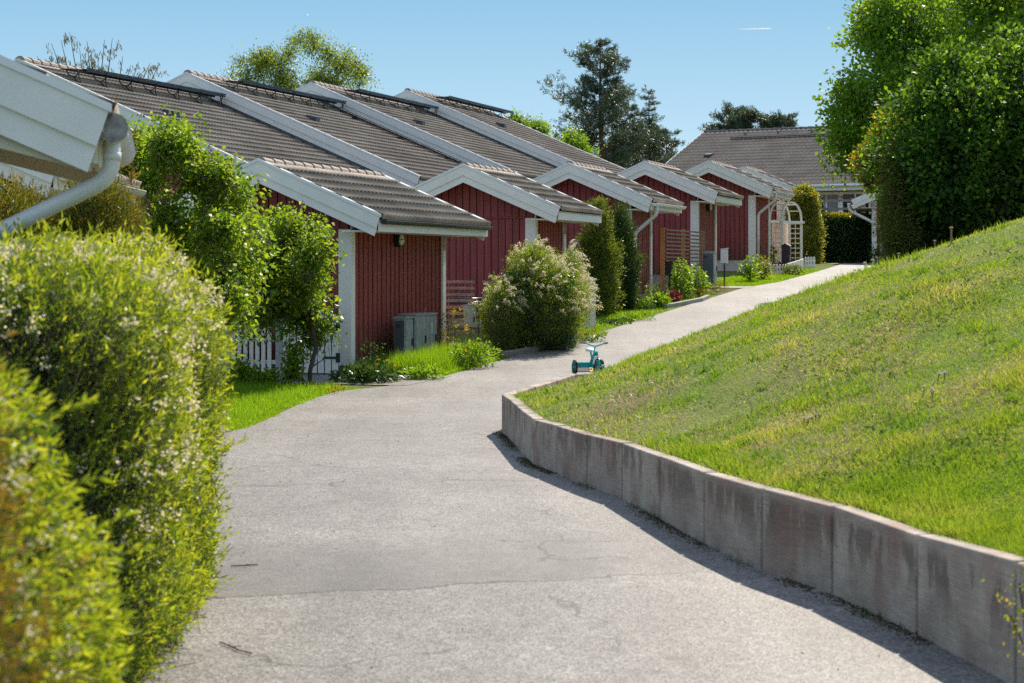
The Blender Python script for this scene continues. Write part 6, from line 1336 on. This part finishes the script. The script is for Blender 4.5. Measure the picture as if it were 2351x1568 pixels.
# leafy sprig at the right edge
t,o=plant('barberry_sprig',1.93,7.35,'small orange-green leafy sprig against the wall at the right edge','shrub',z=0.); a=np.array([1.86,7.3,.38]); q=a+rng.normal(size=(110,3))*np.array([.035,.05,.10]); leaves('foliage',q-o,rdir(110),rng.uniform(.014,.028,110),.011,LM_ORA,t); mb=MB(); mb.tube([(.02,0,0),(-.04,-.03,.3),(-.07,-.05,.50)],.004,5); mb.tube([(-.02,-.02,.2),(-.1,-.04,.38)],.003,5); mb.build('stems',TWIG,t)
# debris on the path
k=260; y=rng.uniform(7.9,24,k); x=XL(y)*(1-(u_:=rng.random(k)))+XE(y)*u_; leaves('path_grit',np.stack([x,y,G(x,y)+.008],-1),rdir(k)*np.array([1,1,.15]),rng.uniform(.006,.018,k),.008,MATS['dry leaf litter'] if 'dry leaf litter' in MATS else TWIG)['kind']='stuff'
# ---------------------------------------------------------------- camera, sun, sky
cam = bpy.data.cameras.new('camera'); cam.lens = 70; cam.sensor_width = 36; cam.shift_y = -(784-HY)/2351.; cam.clip_end = 9000; cam.clip_start = .1
co = bpy.data.objects.new('camera', cam); co.location = (0,0,CAMZ); co.rotation_euler = (R(90),0,0); link(co); scene.camera = co
cam.dof.use_dof = True; cam.dof.focus_distance = 33.; cam.dof.aperture_fstop = 5.6
SAZ, SEL = R(21), R(41)
sd = Vector((math.sin(SAZ)*math.cos(SEL), math.cos(SAZ)*math.cos(SEL), math.sin(SEL)))
sl = bpy.data.lights.new('sun','SUN'); sl.energy = 3.6; sl.angle = R(.53); sl.color = (1,.89,.74)
so = bpy.data.objects.new('sun', sl); so.rotation_euler = (-sd).to_track_quat('-Z','Y').to_euler(); link(so)
w = bpy.data.worlds.new('World'); scene.world = w; w.use_nodes = True; nt = w.node_tree; nt.nodes.clear()
sk = nt.nodes.new('ShaderNodeTexSky'); sk.sky_type = 'NISHITA'; sk.sun_disc = False; sk.sun_elevation = SEL; sk.sun_rotation = SAZ
sk.altitude = 0; sk.air_density = .6; sk.dust_density = 0.; sk.ozone_density = 3.
bg = nt.nodes.new('ShaderNodeBackground'); bg.inputs[1].default_value = .12; ow = nt.nodes.new('ShaderNodeOutputWorld')
gm = nt.nodes.new('ShaderNodeGamma'); gm.inputs[1].default_value = .12; nt.links.new(sk.outputs[0], gm.inputs[0])
tn = nt.nodes.new('ShaderNodeVectorMath'); tn.operation = 'MULTIPLY'; nt.links.new(gm.outputs[0], tn.inputs[0])
tc = nt.nodes.new('ShaderNodeTexCoord'); sp = nt.nodes.new('ShaderNodeSeparateXYZ'); nt.links.new(tc.outputs['Generated'], sp.inputs[0])
mr = nt.nodes.new('ShaderNodeMapRange'); mr.inputs[1].default_value = .05; mr.inputs[2].default_value = .15; nt.links.new(sp.outputs[2], mr.inputs[0])
mx = nt.nodes.new('ShaderNodeMix'); mx.data_type = 'RGBA'; mx.clamp_factor = True; mx.inputs[6].default_value = (2.1,2.85,3.3,1); mx.inputs[7].default_value = (1.08,2.05,2.80,1)
nt.links.new(mr.outputs[0], mx.inputs[0])
mr2 = nt.nodes.new('ShaderNodeMapRange'); mr2.inputs[1].default_value = .16; mr2.inputs[2].default_value = .40; nt.links.new(sp.outputs[2], mr2.inputs[0])
mx2 = nt.nodes.new('ShaderNodeMix'); mx2.data_type = 'RGBA'; mx2.inputs[7].default_value = (2.25,2.65,3.35,1); nt.links.new(mr2.outputs[0], mx2.inputs[0])
nt.links.new(mx.outputs[2], mx2.inputs[6]); nt.links.new(mx2.outputs[2], tn.inputs[1])
nt.links.new(tn.outputs[0], bg.inputs[0]); nt.links.new(bg.outputs[0], ow.inputs[0])
vs = scene.view_settings; scene.display_settings.display_device = 'sRGB'; vs.view_transform = 'Standard'; vs.look = 'None'; vs.gamma = 1; vs.exposure = .88
cy = scene.cycles; cy.max_bounces = 7; cy.diffuse_bounces = 3; cy.glossy_bounces = 2; cy.transmission_bounces = 5; cy.transparent_max_bounces = 6
cy.use_denoising = False; cy.use_adaptive_sampling = True; cy.adaptive_threshold = .015
cy.sample_clamp_indirect = 6
